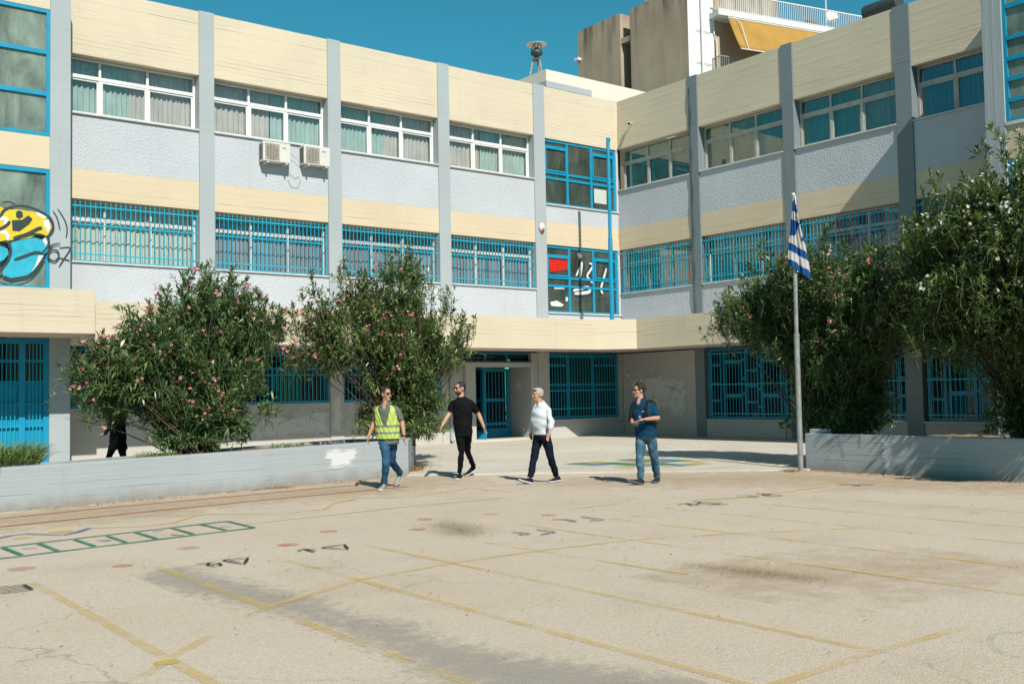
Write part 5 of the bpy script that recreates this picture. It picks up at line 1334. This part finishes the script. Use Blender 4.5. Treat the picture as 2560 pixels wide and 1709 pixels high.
def hair_mat(name, col):
    col = K(col)
    t = NT(name)
    tc = t.n('TexCoord').outputs['Object']
    n_ = t.noise(55, 4, .7, vec=tc)
    c = t.mix(t.ramp(n_, .3, .75), tuple(x * .55 for x in col), tuple(min(1, x * 1.35) for x in col))
    return t.done(t.bsdf(c, .6, .3, t.bump(n_, .8, .012)))
M['lens'] = plain('dark_lens', (.008, .012, .02), .08, .7, .0)
M['skin1'] = skin('tanned_skin', (.50, .27, .175)); M['skin2'] = skin('light_tan_skin', (.56, .32, .22)); M['skin3'] = skin('ruddy_skin', (.54, .29, .20))

def hand(m, wr, tip, s=1.0, curl=.4, out=None, pal=None):
    """palm, four unequal bent fingers and a thumb, closed into the body mesh"""
    wr, tip = Vector(wr), Vector(tip); d = (tip - wr).normalized()
    lat = (out or V3(0, 1, 0)); lat = (lat - d * lat.dot(d)).normalized()
    nrm = d.cross(lat) if pal is None else (pal - d * pal.dot(d)).normalized()
    for k in range(4):
        q = (k - 1.5) * .019 * s
        kn = wr + d * (.085 - .004 * abs(k - 1.2)) * s + lat * q
        cap(m, wr + d * .015 + lat * q * .5, kn, .016 * s, .0125 * s, 8)
        L1 = (.040, .045, .042, .034)[k] * s
        d1 = (d + nrm * curl + lat * (k - 1.5) * .07).normalized(); j1 = kn + d1 * L1
        d2 = (d + nrm * curl * 2.4).normalized(); j2 = j1 + d2 * L1 * .85
        cap(m, kn, j1, .0095 * s, .0088 * s, 8); cap(m, j1, j2, .0088 * s, .0072 * s, 8)
    t0 = wr + d * .03 * s - lat * .026 * s
    t1 = t0 + (d * .75 - lat * .6 + nrm * .3).normalized() * .042 * s
    t2 = t1 + (d + nrm * .45).normalized() * .034 * s
    cap(m, t0, t1, .0125 * s, .0105 * s, 8); cap(m, t1, t2, .0105 * s, .008 * s, 8)

def person(label, loc, az, J, H, face, hyaw, C):
    """J joints in metres (x = rightwards seen from the yard, y = away, z up); C = clothing options"""
    root = thing('person', (*loc, 0), label, 'person', rz=-radians(az))
    J = {k: Vector(v) for k, v in J.items()}
    s = H / 1.75
    mid_ = (J['shl'] + J['shr']) / 2
    for k_ in ('shl', 'shr'): J[k_] = J[k_].lerp(mid_, .10) - Vector((0, 0, .034))
    side = (J['shr'] - J['shl']); side.z = 0; side.normalize()
    front = V3(side.y, -side.x, 0)
    hv = V3(sin(hyaw), -cos(hyaw), 0); hs = V3(cos(hyaw), sin(hyaw), 0)   # head facing; hyaw>0 looks to the right
    h = J['head']
    pel = (J['hipl'] + J['hipr']) / 2; nk = J['neck']
    top = (J['shl'] + J['shr']) / 2
    def at(z):
        t_ = (z - pel.z) / (nk.z - pel.z); c = pel.lerp(nk, t_); c.z = z; return c
    bel, bw = C.get('belly', 0), C.get('wide', 1.0)
    zs = pel.z; zn = nk.z; Lz = zn - zs
    prof = [(-.06, .160, .115, 0), (.10, .162, .118, .1), (.28, .160 * bw, .118 + bel * .7, .55), (.42, .162 * bw, .118 + bel, .8), (.60, .172 * bw, .122 + bel * .6, .5), (.76, .178, .120, .15), (.86, .160, .100, 0), (.925, .115, .078, 0), (.98, .070, .062, 0)]
    def torso_rings(inf, z_lo=-9, z_hi=9, add=0.0):
        out = []
        for q, a_, b_, fo in prof:
            z = zs + q * Lz
            if z < z_lo - .08 or z > z_hi: continue
            c = at(max(z, z_lo)) + front * bel * .55 * fo
            out.append((c, (a_ + inf) * s, (b_ + inf) * s, side, front))
        return out
    # --- body: one continuous mesh
    m = MB()
    loft(m, torso_rings(-.014))
    ell(m, h + V3(0, 0, .018 * s) - hv * .006, .074 * s, .094 * s, .102 * s, hs, hv)
    ell(m, h + hv * .020 * s - V3(0, 0, .052 * s), .058 * s, .070 * s, .074 * s, hs, hv)
    ell(m, h + hv * .062 * s - V3(0, 0, .100 * s), .030 * s, .026 * s, .022 * s, hs, hv)
    ell(m, h + hv * .083 * s + V3(0, 0, .022 * s), .046 * s, .014 * s, .012 * s, hs, hv)
    ell(m, h + hv * .078 * s - V3(0, 0, .070 * s), .026 * s, .016 * s, .010 * s, hs, hv)
    cap(m, h + hv * .086 * s + V3(0, 0, .006 * s), h + hv * .106 * s - V3(0, 0, .032 * s), .010 * s, .0145 * s, 8)
    for sg in (-1, 1):
        ell(m, h + hs * sg * .076 * s - hv * .008 - V3(0, 0, .008 * s), .012 * s, .024 * s, .034 * s, hs, hv)
        ell(m, h + hs * sg * .045 * s + hv * .060 * s - V3(0, 0, .028 * s), .022 * s, .024 * s, .022 * s, hs, hv)
    cap(m, nk - V3(0, 0, .05), h - V3(0, 0, .07 * s) - hv * .008, .062 * s, .056 * s)
    for k in 'lr':
        sh_, el_, wr_, ht = J['sh' + k], J['el' + k], J['wr' + k], J['h' + k]
        th = .72 if C.get('long') else 1.0
        cap(m, sh_, el_, .043 * s * th, .040 * s * th); cap(m, el_, el_.lerp(wr_, .35), .041 * s * th, .042 * s * th); cap(m, el_.lerp(wr_, .3), wr_, .042 * s * th, .027 * s)
        hand(m, wr_, ht, s, C.get('curl', .35), C.get('hand_side', {}).get(k, front * -1), C.get('hand_palm', {}).get(k))
        hp, kn, an = J['hip' + k], J['kn' + k], J['an' + k]
        cap(m, hp, kn, .060 * s, .040 * s); cap(m, kn, an, .040 * s, .028 * s)
    skin_up(m, 'body', C['skin'], root, .0075, 2)
    # --- shirt
    zh = C['hem']
    m = MB(); inf = C.get('loose', .018)
    rg = torso_rings(inf, zh); c0 = rg[0]
    rg[0] = (at(zh) + front * bel * .3, c0[1] * C.get('hemw', 1.04), c0[2] * C.get('hemw', 1.04), side, front)
    loft(m, rg[:-1] + [(at(zs + .965 * Lz), .098 * s, .074 * s, side, front), (at(zs + 1.0 * Lz), .074 * s, .066 * s, side, front)])
    for k in 'lr':
        sh_, el_, wr_ = J['sh' + k], J['el' + k], J['wr' + k]
        inn = sh_.lerp(top, .35)
        cap(m, nk - V3(0, 0, .045), sh_.lerp(top, .12) + V3(0, 0, .004), .056 * s, .056 * s)
        cap(m, inn, sh_ - V3(0, 0, .012), .066 * s, .060 * s)
        if C.get('long'):
            cap(m, sh_ - V3(0, 0, .012), el_, .062 * s, .056 * s); cap(m, el_, wr_.lerp(el_, .03), .056 * s, .042 * s)
        else:
            e = sh_.lerp(el_, C.get('sleeve', .72)); m.tube([sh_ - V3(0, 0, .01), sh_.lerp(e, .5), e], [.062 * s, .064 * s, .066 * s], 16)
    def pk(ce):   # open neck: a V of skin below the collar
        if not C.get('collar'): return np.zeros(len(ce), np.int32)
        q = ce - np.array(nk); sx = q @ np.array(side); fy = q @ np.array(front); dz = q[:, 2] + .095
        return ((fy > .02) & (dz > 0) & (np.abs(sx) < .012 + dz * .42)).astype(np.int32)
    shirt = skin_up(m, 'shirt', C['shirt'] + [C['skin']], root, .009, 3, C.get('sfold', .0045), 6.5, pk)
    if C.get('collar'):
        m = MB()
        for sg in (-1, 1):
            a = nk + V3(0, 0, .012) + side * sg * .080 * s - front * .02; b = nk - V3(0, 0, .06) + front * .108 * s + side * sg * .045
            m.add([a + V3(0, 0, .025), nk - V3(0, 0, .005) + front * .088 * s + side * sg * .030, b + side * sg * -.012, b + side * sg * .028, a + side * sg * .02 - V3(0, 0, .02)], [(0, 1, 2, 3, 4)])
        m.add([nk - side * .084 * s + V3(0, 0, .0), nk - front * .088 * s, nk + side * .084 * s, nk + side * .078 * s + V3(0, 0, .04), nk - front * .078 * s + V3(0, 0, .05), nk - side * .078 * s + V3(0, 0, .04)], [(0, 1, 4, 5), (1, 2, 3, 4)])
        o = m.build('collar', C['collar'], root, local=True); md = o.modifiers.new('t', 'SOLIDIFY'); md.thickness = .006
    # --- trousers
    m = MB(); tw = C.get('leg_w', 1.0)
    loft(m, [(pel + V3(0, 0, .13), .150 * s * C.get('waist', 1), (.108 + bel * .6) * s, side, front), (pel + V3(0, 0, .04), .166 * s, (.120 + bel * .35) * s, side, front), (pel - V3(0, 0, .06), .165 * s, .118 * s, side, front), (pel - V3(0, 0, .12), .12 * s, .09 * s, side, front)])
    for k in 'lr':
        hp, kn, an = J['hip' + k], J['kn' + k], J['an' + k]
        m.tube([hp + V3(0, 0, .03), hp.lerp(kn, .25), hp.lerp(kn, .6), kn, kn.lerp(an, .35), kn.lerp(an, .75), an - (an - kn).normalized() * -.01],
               [.092 * s, .096 * s, .082 * s * (tw + 1) / 2, .064 * s * tw, .061 * s * tw, .055 * s * tw, (.055 if tw >= 1 else .047) * s * tw], 18)
    skin_up(m, 'trousers', C['trousers'], root, .009, 3, C.get('tfold', .004), 7)
    # --- shoes
    for k in 'lr':
        a, b = J['heel' + k], J['toe' + k]; d = (b - a).normalized(); sd_ = d.cross(V3(0, 0, 1)).normalized(); u_ = sd_.cross(d)
        L = .285 * s; an = J['an' + k]
        secs = [(-.02, .018, .03), (.0, .030, .075), (.08, .037, .095), (.22, .039, .105), (.38, .040, .085), (.55, .046, .066), (.72, .050, .054), (.86, .045, .046), (.96, .030, .036), (1.0, .012, .024)]
        for nm, mt, z0, z1 in (('shoe', C['shoe'], .022, 1.0), ('sole', C['sole'], 0, .024)):
            vs, fs = [], []; n = 14
            for t_, w_, hh in secs:
                g = 1.0 if nm == 'shoe' else 1.08
                for q in range(n):
                    an_ = 2 * pi * q / n
                    yy = w_ * g * cos(an_)
                    zz = z0 + max(0.0, sin(an_)) ** .8 * (hh - z0) if nm == 'shoe' else (z1 if sin(an_) > 0 else 0) + .0
                    vs.append(a + d * t_ * L + sd_ * yy * s + u_ * (zz * s + (.012 * max(0, t_ - .7) / .3)))
            for i in range(len(secs) - 1):
                for q in range(n): fs.append((i * n + q, i * n + (q + 1) % n, (i + 1) * n + (q + 1) % n, (i + 1) * n + q))
            fs += [tuple(range(n))[::-1], tuple(range((len(secs) - 1) * n, len(secs) * n))]
            o = MB().add(vs, fs).build(nm, mt, root, local=True, smooth=(nm == 'shoe')); fix_normals(o)
    # --- hair, face
    m = MB(); hr = C['hair_r']
    ell(m, h + V3(0, 0, .045 * s) - hv * .016 * s, (.076 + hr) * s, (.094 + hr) * s, (.080 + hr) * s, hs, hv)
    ell(m, h - hv * .038 * s + V3(0, 0, .012), (.073 + hr * .8) * s, (.064 + hr) * s, .074 * s, hs, hv)
    if C.get('curly'):
        rr = random.Random(4)
        for _ in range(70):
            t_ = rr.uniform(.0, 1.0); a = rr.uniform(0, 2 * pi); zz = rr.uniform(-.2, 1)
            v_ = hs * cos(a) * math.sqrt(1 - zz * zz) + hv * sin(a) * math.sqrt(1 - zz * zz) + V3(0, 0, zz)
            if v_.dot(hv) > .62 and zz < .75: continue
            c = h + V3(0, 0, .035) - hv * .018 + V3(v_.x * .088, v_.y * .095, v_.z * .095)
            ell(m, c, .024, .024, .022, n=8)
    if C.get('quiff'):
        for q in range(-2, 3): cap(m, h + hs * q * .022 + hv * .055 + V3(0, 0, .088), h + hs * q * .024 + hv * .085 + V3(0, 0, .105), .022, .014, 8)
    hair = skin_up(m, 'hair', C['hair'], root, .008, 1, .003, 18)
    # open the face: drop hair in front of the hairline
    bm = bmesh.new(); bm.from_mesh(hair.data)
    kill = []
    for f in bm.faces:
        q = f.calc_center_median() - h
        fr_, zz = q.dot(hv) / s, q.z / s
        if fr_ > .052 and zz < .085 + hr * .3: kill.append(f)
        elif fr_ > .012 and zz < .028: kill.append(f)
    bmesh.ops.delete(bm, geom=kill, context='FACES'); bm.to_mesh(hair.data); bm.free()
    if C.get('glasses'):
        m = MB()
        for sg in (-1, 1):
            c = h + hv * .093 * s + hs * sg * .034 * s + V3(0, 0, .008 * s)
            ell(m, c, .029 * s, .007, .022 * s, hs, hv, 14)
        o = m.build('sunglasses', 'lens', root, local=True, smooth=True); stuff(o)
        m = MB()
        for sg in (-1, 1): m.tube([h + hv * .09 * s + hs * sg * .062 * s + V3(0, 0, .016), h + hs * sg * .080 * s + V3(0, 0, .016), h - hv * .02 + hs * sg * .080 * s + V3(0, 0, .008)], .004, 5)
        m.tube([h + hv * .098 * s - hs * .06 * s + V3(0, 0, .022), h + hv * .103 * s + V3(0, 0, .022), h + hv * .098 * s + hs * .06 * s + V3(0, 0, .022)], .0035, 5)
        stuff(m.build('glasses_frame', 'black', root, local=True))
    else:
        for sg in (-1, 1):
            m = MB(); ell(m, h + hv * .090 * s + hs * sg * .032 * s + V3(0, 0, .004), .012, .005, .007, hs, hv, 10); m.build('eye', 'black', root, local=True, smooth=True)
            m = MB(); cap(m, h + hv * .094 * s + hs * sg * .018 + V3(0, 0, .024), h + hv * .086 * s + hs * sg * .048 + V3(0, 0, .022), .005, .004, 6); m.build('eyebrow', C['hair'], root, local=True)
    m = MB(); cap(m, h + hv * .089 * s - hs * .020 - V3(0, 0, .066 * s), h + hv * .089 * s + hs * .020 - V3(0, 0, .066 * s), .0055, .0055, 6)
    m.build('mouth', fabric('lip_%s' % label[:6], (.28, .09, .07), .05), root, local=True)
    if C.get('beard'):
        m = MB(); ell(m, h + hv * .026 * s - V3(0, 0, .078 * s), .061 * s, .068 * s, .056 * s, hs, hv)
        o = skin_up(m, 'beard', C['hair'], root, .008, 1)
        bm = bmesh.new(); bm.from_mesh(o.data)
        bmesh.ops.delete(bm, geom=[f for f in bm.faces if (f.calc_center_median() - h).z > -.058 * s or (f.calc_center_median() - h).dot(hv) < -.01], context='FACES'); bm.to_mesh(o.data); bm.free()
    return dict(root=root, J=J, side=side, front=front, rings=torso_rings, at=at, s=s, zs=zs, Lz=Lz, h=h, hv=hv, hs=hs, bel=bel)

DENIM = fabric('dark_blue_denim', (.022, .075, .16), .15, 40, (.06, .16, .27)); DENIM2 = fabric('faded_denim', (.045, .12, .19), .2, 40, (.17, .29, .36))
BLK = fabric('black_cotton', (.005, .0055, .007), .2); NAVY = fabric('navy_cotton', (.007, .012, .024), .15)
GREYG = fabric('grey_green_polo', (.13, .15, .13), .08); WHT = fabric('white_shirt_cotton', (.62, .64, .70), .05); POLO = fabric('petrol_blue_polo', (.005, .042, .095), .1)
HDARK = hair_mat('dark_hair', (.030, .022, .018)); HGREY = hair_mat('silver_hair', (.46, .44, .40)); HBRN = hair_mat('dark_brown_hair', (.035, .020, .016)); HSALT = hair_mat('greying_dark_hair', (.035, .03, .028))
SOLEW = plain('white_rubber_sole', (.70, .70, .68), .6, .3, .08, 20)

P1 = person('man in a yellow reflective vest over a grey polo and jeans, looking aside', (-16.863, -11.623), 30.55,
    dict(head=(.074, 0, 1.607), neck=(.070, 0, 1.455), shl=(-.085, .06, 1.385), shr=(.262, -.06, 1.385), ell=(-.132, .09, 1.130), wrl=(-.228, .03, .905), hl=(-.258, -.02, .79), elr=(.335, -.03, 1.135), wrr=(.366, -.09, .895), hr=(.358, -.13, .76),
         hipl=(.035, .02, .895), hipr=(.165, -.0, .895), knl=(.060, -.13, .470), anl=(.022, .0, .115), toel=(-.065, -.27, .0), heell=(.035, .0, .0), knr=(.155, .20, .455), anr=(.300, .60, .225), toer=(.215, .47, .0), heelr=(.325, .68, .165)), 1.73, None, radians(38),
    dict(skin=M['skin1'], shirt=[GREYG], hem=.765, loose=.016, sleeve=.82, collar=GREYG, trousers=DENIM, shoe=fabric('grey_mesh_shoe', (.34, .31, .26), .1), sole=SOLEW, hair=HSALT, hair_r=.003, glasses=True, leg_w=1.06))
# the vest: shell round the chest, V neck, reflective bands
def vest(P):
    s, side, front = P['s'], P['side'], P['front']
    zA, zB = .855, 1.41
    N, Rn = 120, 96
    prof = P['rings'](.036)
    zsr = [r[0].z for r in prof]; wd = [r[1] for r in prof]; dp = [r[2] for r in prof]
    vs, fs, mi = [], [], []
    for j in range(Rn + 1):
        z = zA + (zB - zA) * j / Rn
        w_ = np.interp(z, zsr, wd); d_ = np.interp(z, zsr, dp); c = P['at'](z)
        if z > 1.33: w_ = max(w_, .165 * s)
        for k in range(N):
            t_ = 2 * pi * k / N; ct, st = cos(t_), sin(t_)
            fl = .006 * sin(9 * t_ + z * 20) + .004 * sin(17 * t_ - z * 31)
            vs.append(c + side * (w_ + fl) * math.copysign(abs(ct) ** .85, ct) + front * (d_ + fl) * math.copysign(abs(st) ** .85, st))
    for j in range(Rn):
        z = zA + (zB - zA) * (j + .5) / Rn
        for k in range(N):
            t_ = 2 * pi * (k + .5) / N
            sx, fy = cos(t_), sin(t_)
            if fy > 0 and z > 1.07 and abs(sx) < .06 + (z - 1.07) * 1.45: continue
            if fy <= 0 and z > 1.36 and abs(sx) < .45: continue
            if z > 1.16 and abs(sx) > .93 - max(0, z - 1.22) * .8: continue
            fs.append((j * N + k, j * N + (k + 1) % N, (j + 1) * N + (k + 1) % N, (j + 1) * N + k))
            mi.append(1 if (.935 < z < .972 or 1.045 < z < 1.085) else 0)
    m = MB(); m.add(vs, fs); m.m = mi
    t = NT('fluorescent_yellow'); ye = t.done(t.bsdf(t.mix(t.noise(12, 3, vec=t.n('TexCoord').outputs['Object']), K((.44, .58, .12)), K((.52, .64, .16))), .7, .2))
    o = m.build('vest', [ye, plain('reflective_band', (.20, .21, .22), .45, .4, .08)], P['root'], local=True, smooth=True)
    md = o.modifiers.new('t', 'SOLIDIFY'); md.thickness = .006
vest(P1)
wv = P1['J']['wrr']; dv = (P1['J']['hr'] - wv).normalized()
MB().tube([wv - dv * .012, wv + dv * .012], .035, 14).build('watch', 'black', P1['root'], local=True)

P2 = person('bearded man in a black T-shirt and black trousers with sunglasses', (-14.814, -10.938), 34.77,
    dict(head=(.038, 0, 1.688), neck=(.060, 0, 1.530), shl=(-.110, .04, 1.455), shr=(.252, -.04, 1.450), ell=(-.172, .02, 1.215), wrl=(-.300, -.08, 1.015), hl=(-.355, -.12, .915), elr=(.378, .04, 1.195), wrr=(.468, .02, .970), hr=(.496, -.03, .83),
         hipl=(.020, .02, .93), hipr=(.150, .0, .93), knl=(.045, .0, .490), anl=(.004, .06, .115), toel=(-.055, -.16, .0), heell=(.025, .09, .0), knr=(.160, .33, .485), anr=(.275, .78, .185), toer=(.125, .66, .0), heelr=(.315, .82, .115)), 1.80, None, radians(-58),
    dict(skin=M['skin2'], shirt=[BLK], hem=.80, loose=.010, hemw=.94, sleeve=.80, trousers=BLK, shoe=fabric('black_canvas_shoe', (.012, .012, .014), .2), sole=SOLEW, hair=HDARK, hair_r=.005, glasses=True, beard=True, leg_w=.86, wide=1.04))
P3 = person('grey haired man in a white shirt and navy trousers, striding left', (-14.612, -12.668), 38.43,
    dict(head=(.240, 0, 1.548), neck=(.285, 0, 1.405), shl=(.185, .13, 1.325), shr=(.420, -.12, 1.325), ell=(.130, .22, 1.085), wrl=(.120, .20, .885), hl=(.100, .16, .79), elr=(.462, -.20, 1.085), wrr=(.425, -.22, .880), hr=(.375, -.25, .775),
         hipl=(.250, .08, .870), hipr=(.350, -.06, .870), knl=(.160, .06, .475), anl=(.085, .0, .125), toel=(-.130, -.08, .070), heell=(.115, .0, .0), knr=(.440, .02, .470), anr=(.535, .26, .130), toer=(.410, .16, .0), heelr=(.610, .31, .02)), 1.66, None, radians(-66),
    dict(skin=M['skin3'], shirt=[WHT], hem=.855, loose=.016, hemw=.96, long=True, sfold=.008, belly=.045, wide=1.06, collar=WHT, trousers=NAVY, shoe=fabric('navy_leather_shoe', (.014, .018, .03), .1), sole=SOLEW, hair=HGREY, hair_r=.009, quiff=True, leg_w=1.1, tfold=.0045))
m = MB(); m.box(-.04, .02, -.002, .002, -.003, .003)
P4 = person('man in a petrol blue polo and faded jeans holding a bottle in both hands', (-13.422, -14.283), 44.75,
    dict(head=(.012, 0, 1.590), neck=(.046, 0, 1.450), shl=(-.085, .07, 1.370), shr=(.238, -.07, 1.370), ell=(-.128, .06, 1.125), wrl=(-.110, -.16, 1.045), hl=(-.045, -.27, 1.030), elr=(.318, -.11, 1.120), wrr=(.105, -.31, 1.110), hr=(-.005, -.34, 1.115),
         hipl=(.040, .03, .885), hipr=(.180, -.02, .885), knl=(.002, .02, .455), anl=(.012, .03, .120), toel=(-.170, -.13, .060), heell=(.045, .02, .0), knr=(.245, .16, .450), anr=(.285, .40, .115), toer=(.215, .20, .0), heelr=(.315, .46, .02)), 1.71, None, radians(-60),
    dict(skin=M['skin3'], shirt=[POLO], hem=.815, loose=.024, hemw=1.03, sleeve=.84, belly=.035, wide=1.08, collar=POLO, trousers=DENIM2, shoe=fabric('dark_trainer', (.02, .03, .045), .1), sole=plain('grey_sole', (.16, .16, .16), .7, .2), hair=HBRN, hair_r=.012, curly=True, glasses=True, leg_w=1.14, tfold=.005,
         curl=.75, hand_palm={'l': V3(.3, .2, 1), 'r': V3(-.3, .3, -1)}, hand_side={'l': V3(.2, -1, 0), 'r': V3(.2, 1, 0)}))
def chest_mark(P, u, z, w_, h_, mat, name):
    c = P['at'](z) + P['side'] * u + P['front'] * (.158 + P['bel']) * P['s']
    a, b = P['side'] * w_, V3(0, 0, h_)
    MB().add([c - a - b, c + a - b - P['front'] * .01, c + a + b - P['front'] * .01, c - a + b], [(0, 1, 2, 3)]).build(name, mat, P['root'], local=True)
chest_mark(P4, .085, 1.235, .022, .004, 'white_plastic', 'chest_logo')
chest_mark(P4, .090, 1.249, .008, .005, 'red_plastic', 'chest_logo')
def world_pt(P, v): return P['root'].matrix_basis @ Vector(v)
rz4 = -radians(44.75)
# bottle between the hands
bt = thing('water_bottle', tuple(world_pt(P4, (-.045, -.345, .985))), 'clear plastic bottle held in both hands by the man in the blue polo', 'bottle', rz=rz4)
MB().lathe([(0, 0), (.028, .0), (.031, .01), (.031, .12), (.028, .14), (.012, .165), (.012, .175), (0, .175)], (0, 0, 0), 16).build('bottle_body', glass('clear_plastic', (.9, .93, .93), .08), bt, local=True, smooth=True)
MB().lathe([(0, .174), (.014, .174), (.014, .192), (0, .193)], (0, 0, 0), 12).build('cap', 'white_plastic', bt, local=True)
bt.rotation_euler = (radians(10), radians(20), rz4)
# backpack worn by the same man
bp = thing('backpack', tuple(world_pt(P4, (.10, .2, .95))), 'black backpack worn by the man in the blue polo', 'backpack', rz=rz4)
off = Vector((.10, .2, .95))
S4, F4 = P4['side'], P4['front']
m = MB()
c = P4['at'](1.18) - F4 * .22 - off
loft(m, [(c + V3(0, 0, -.24), .12, .06, S4, F4), (c + V3(0, 0, -.2), .15, .09, S4, F4), (c, .155, .10, S4, F4), (c + V3(0, 0, .18), .14, .08, S4, F4), (c + V3(0, 0, .24), .09, .05, S4, F4)])
skin_up(m, 'pack', fabric('black_nylon', (.012, .013, .016), .2), bp, .012, 3)
for sg, k in ((-1, 'shl'), (1, 'shr')):
    sh_ = P4['J'][k].lerp((P4['J']['shl'] + P4['J']['shr']) / 2, .32)
    pts = [sh_ - F4 * .12 + V3(0, 0, .02), sh_ + V3(0, 0, .088), sh_ + F4 * .085 + V3(0, 0, .055), sh_ + F4 * .165 - V3(0, 0, .04) + S4 * sg * .012, sh_ + F4 * .205 - V3(0, 0, .16) + S4 * sg * .03, sh_ + F4 * .17 - V3(0, 0, .26) + S4 * sg * .085, sh_ + F4 * .02 - V3(0, 0, .30) + S4 * sg * .15]
    vs = []
    for i, q in enumerate(pts):
        for e in (-1, 1): vs.append(q - off + S4 * e * .026)
    o = MB().add(vs, [(2 * i, 2 * i + 1, 2 * i + 3, 2 * i + 2) for i in range(len(pts) - 1)]).build('strap', 'black', bp, local=True)
    md = o.modifiers.new('t', 'SOLIDIFY'); md.thickness = .012; md.offset = 0
# woman in black, half hidden behind the left oleander, walking to the left
PW = person('person in black walking left, half hidden behind the left oleander', (-19.45, -5.6), 17,
    dict(head=(-.02, 0, 1.52), neck=(.03, 0, 1.38), shl=(-.09, .14, 1.31), shr=(.10, -.14, 1.31), ell=(-.12, .2, 1.06), wrl=(-.20, .2, .92), hl=(-.27, .2, .90), elr=(.0, -.2, 1.07), wrr=(-.14, -.24, 1.02), hr=(-.22, -.24, 1.08),
         hipl=(.02, .07, .86), hipr=(.06, -.07, .86), knl=(-.12, .08, .48), anl=(-.16, .08, .12), toel=(-.34, .06, .05), heell=(-.12, .08, .03), knr=(.14, -.07, .46), anr=(.30, -.07, .17), toer=(.16, -.08, .03), heelr=(.34, -.07, .12)), 1.64, None, radians(-80),
    dict(skin=M['skin3'], shirt=[BLK], hem=.60, loose=.03, hemw=1.12, long=True, trousers=BLK, shoe=M['black'], sole=M['black'], hair=HBRN, hair_r=.014, leg_w=1.05))
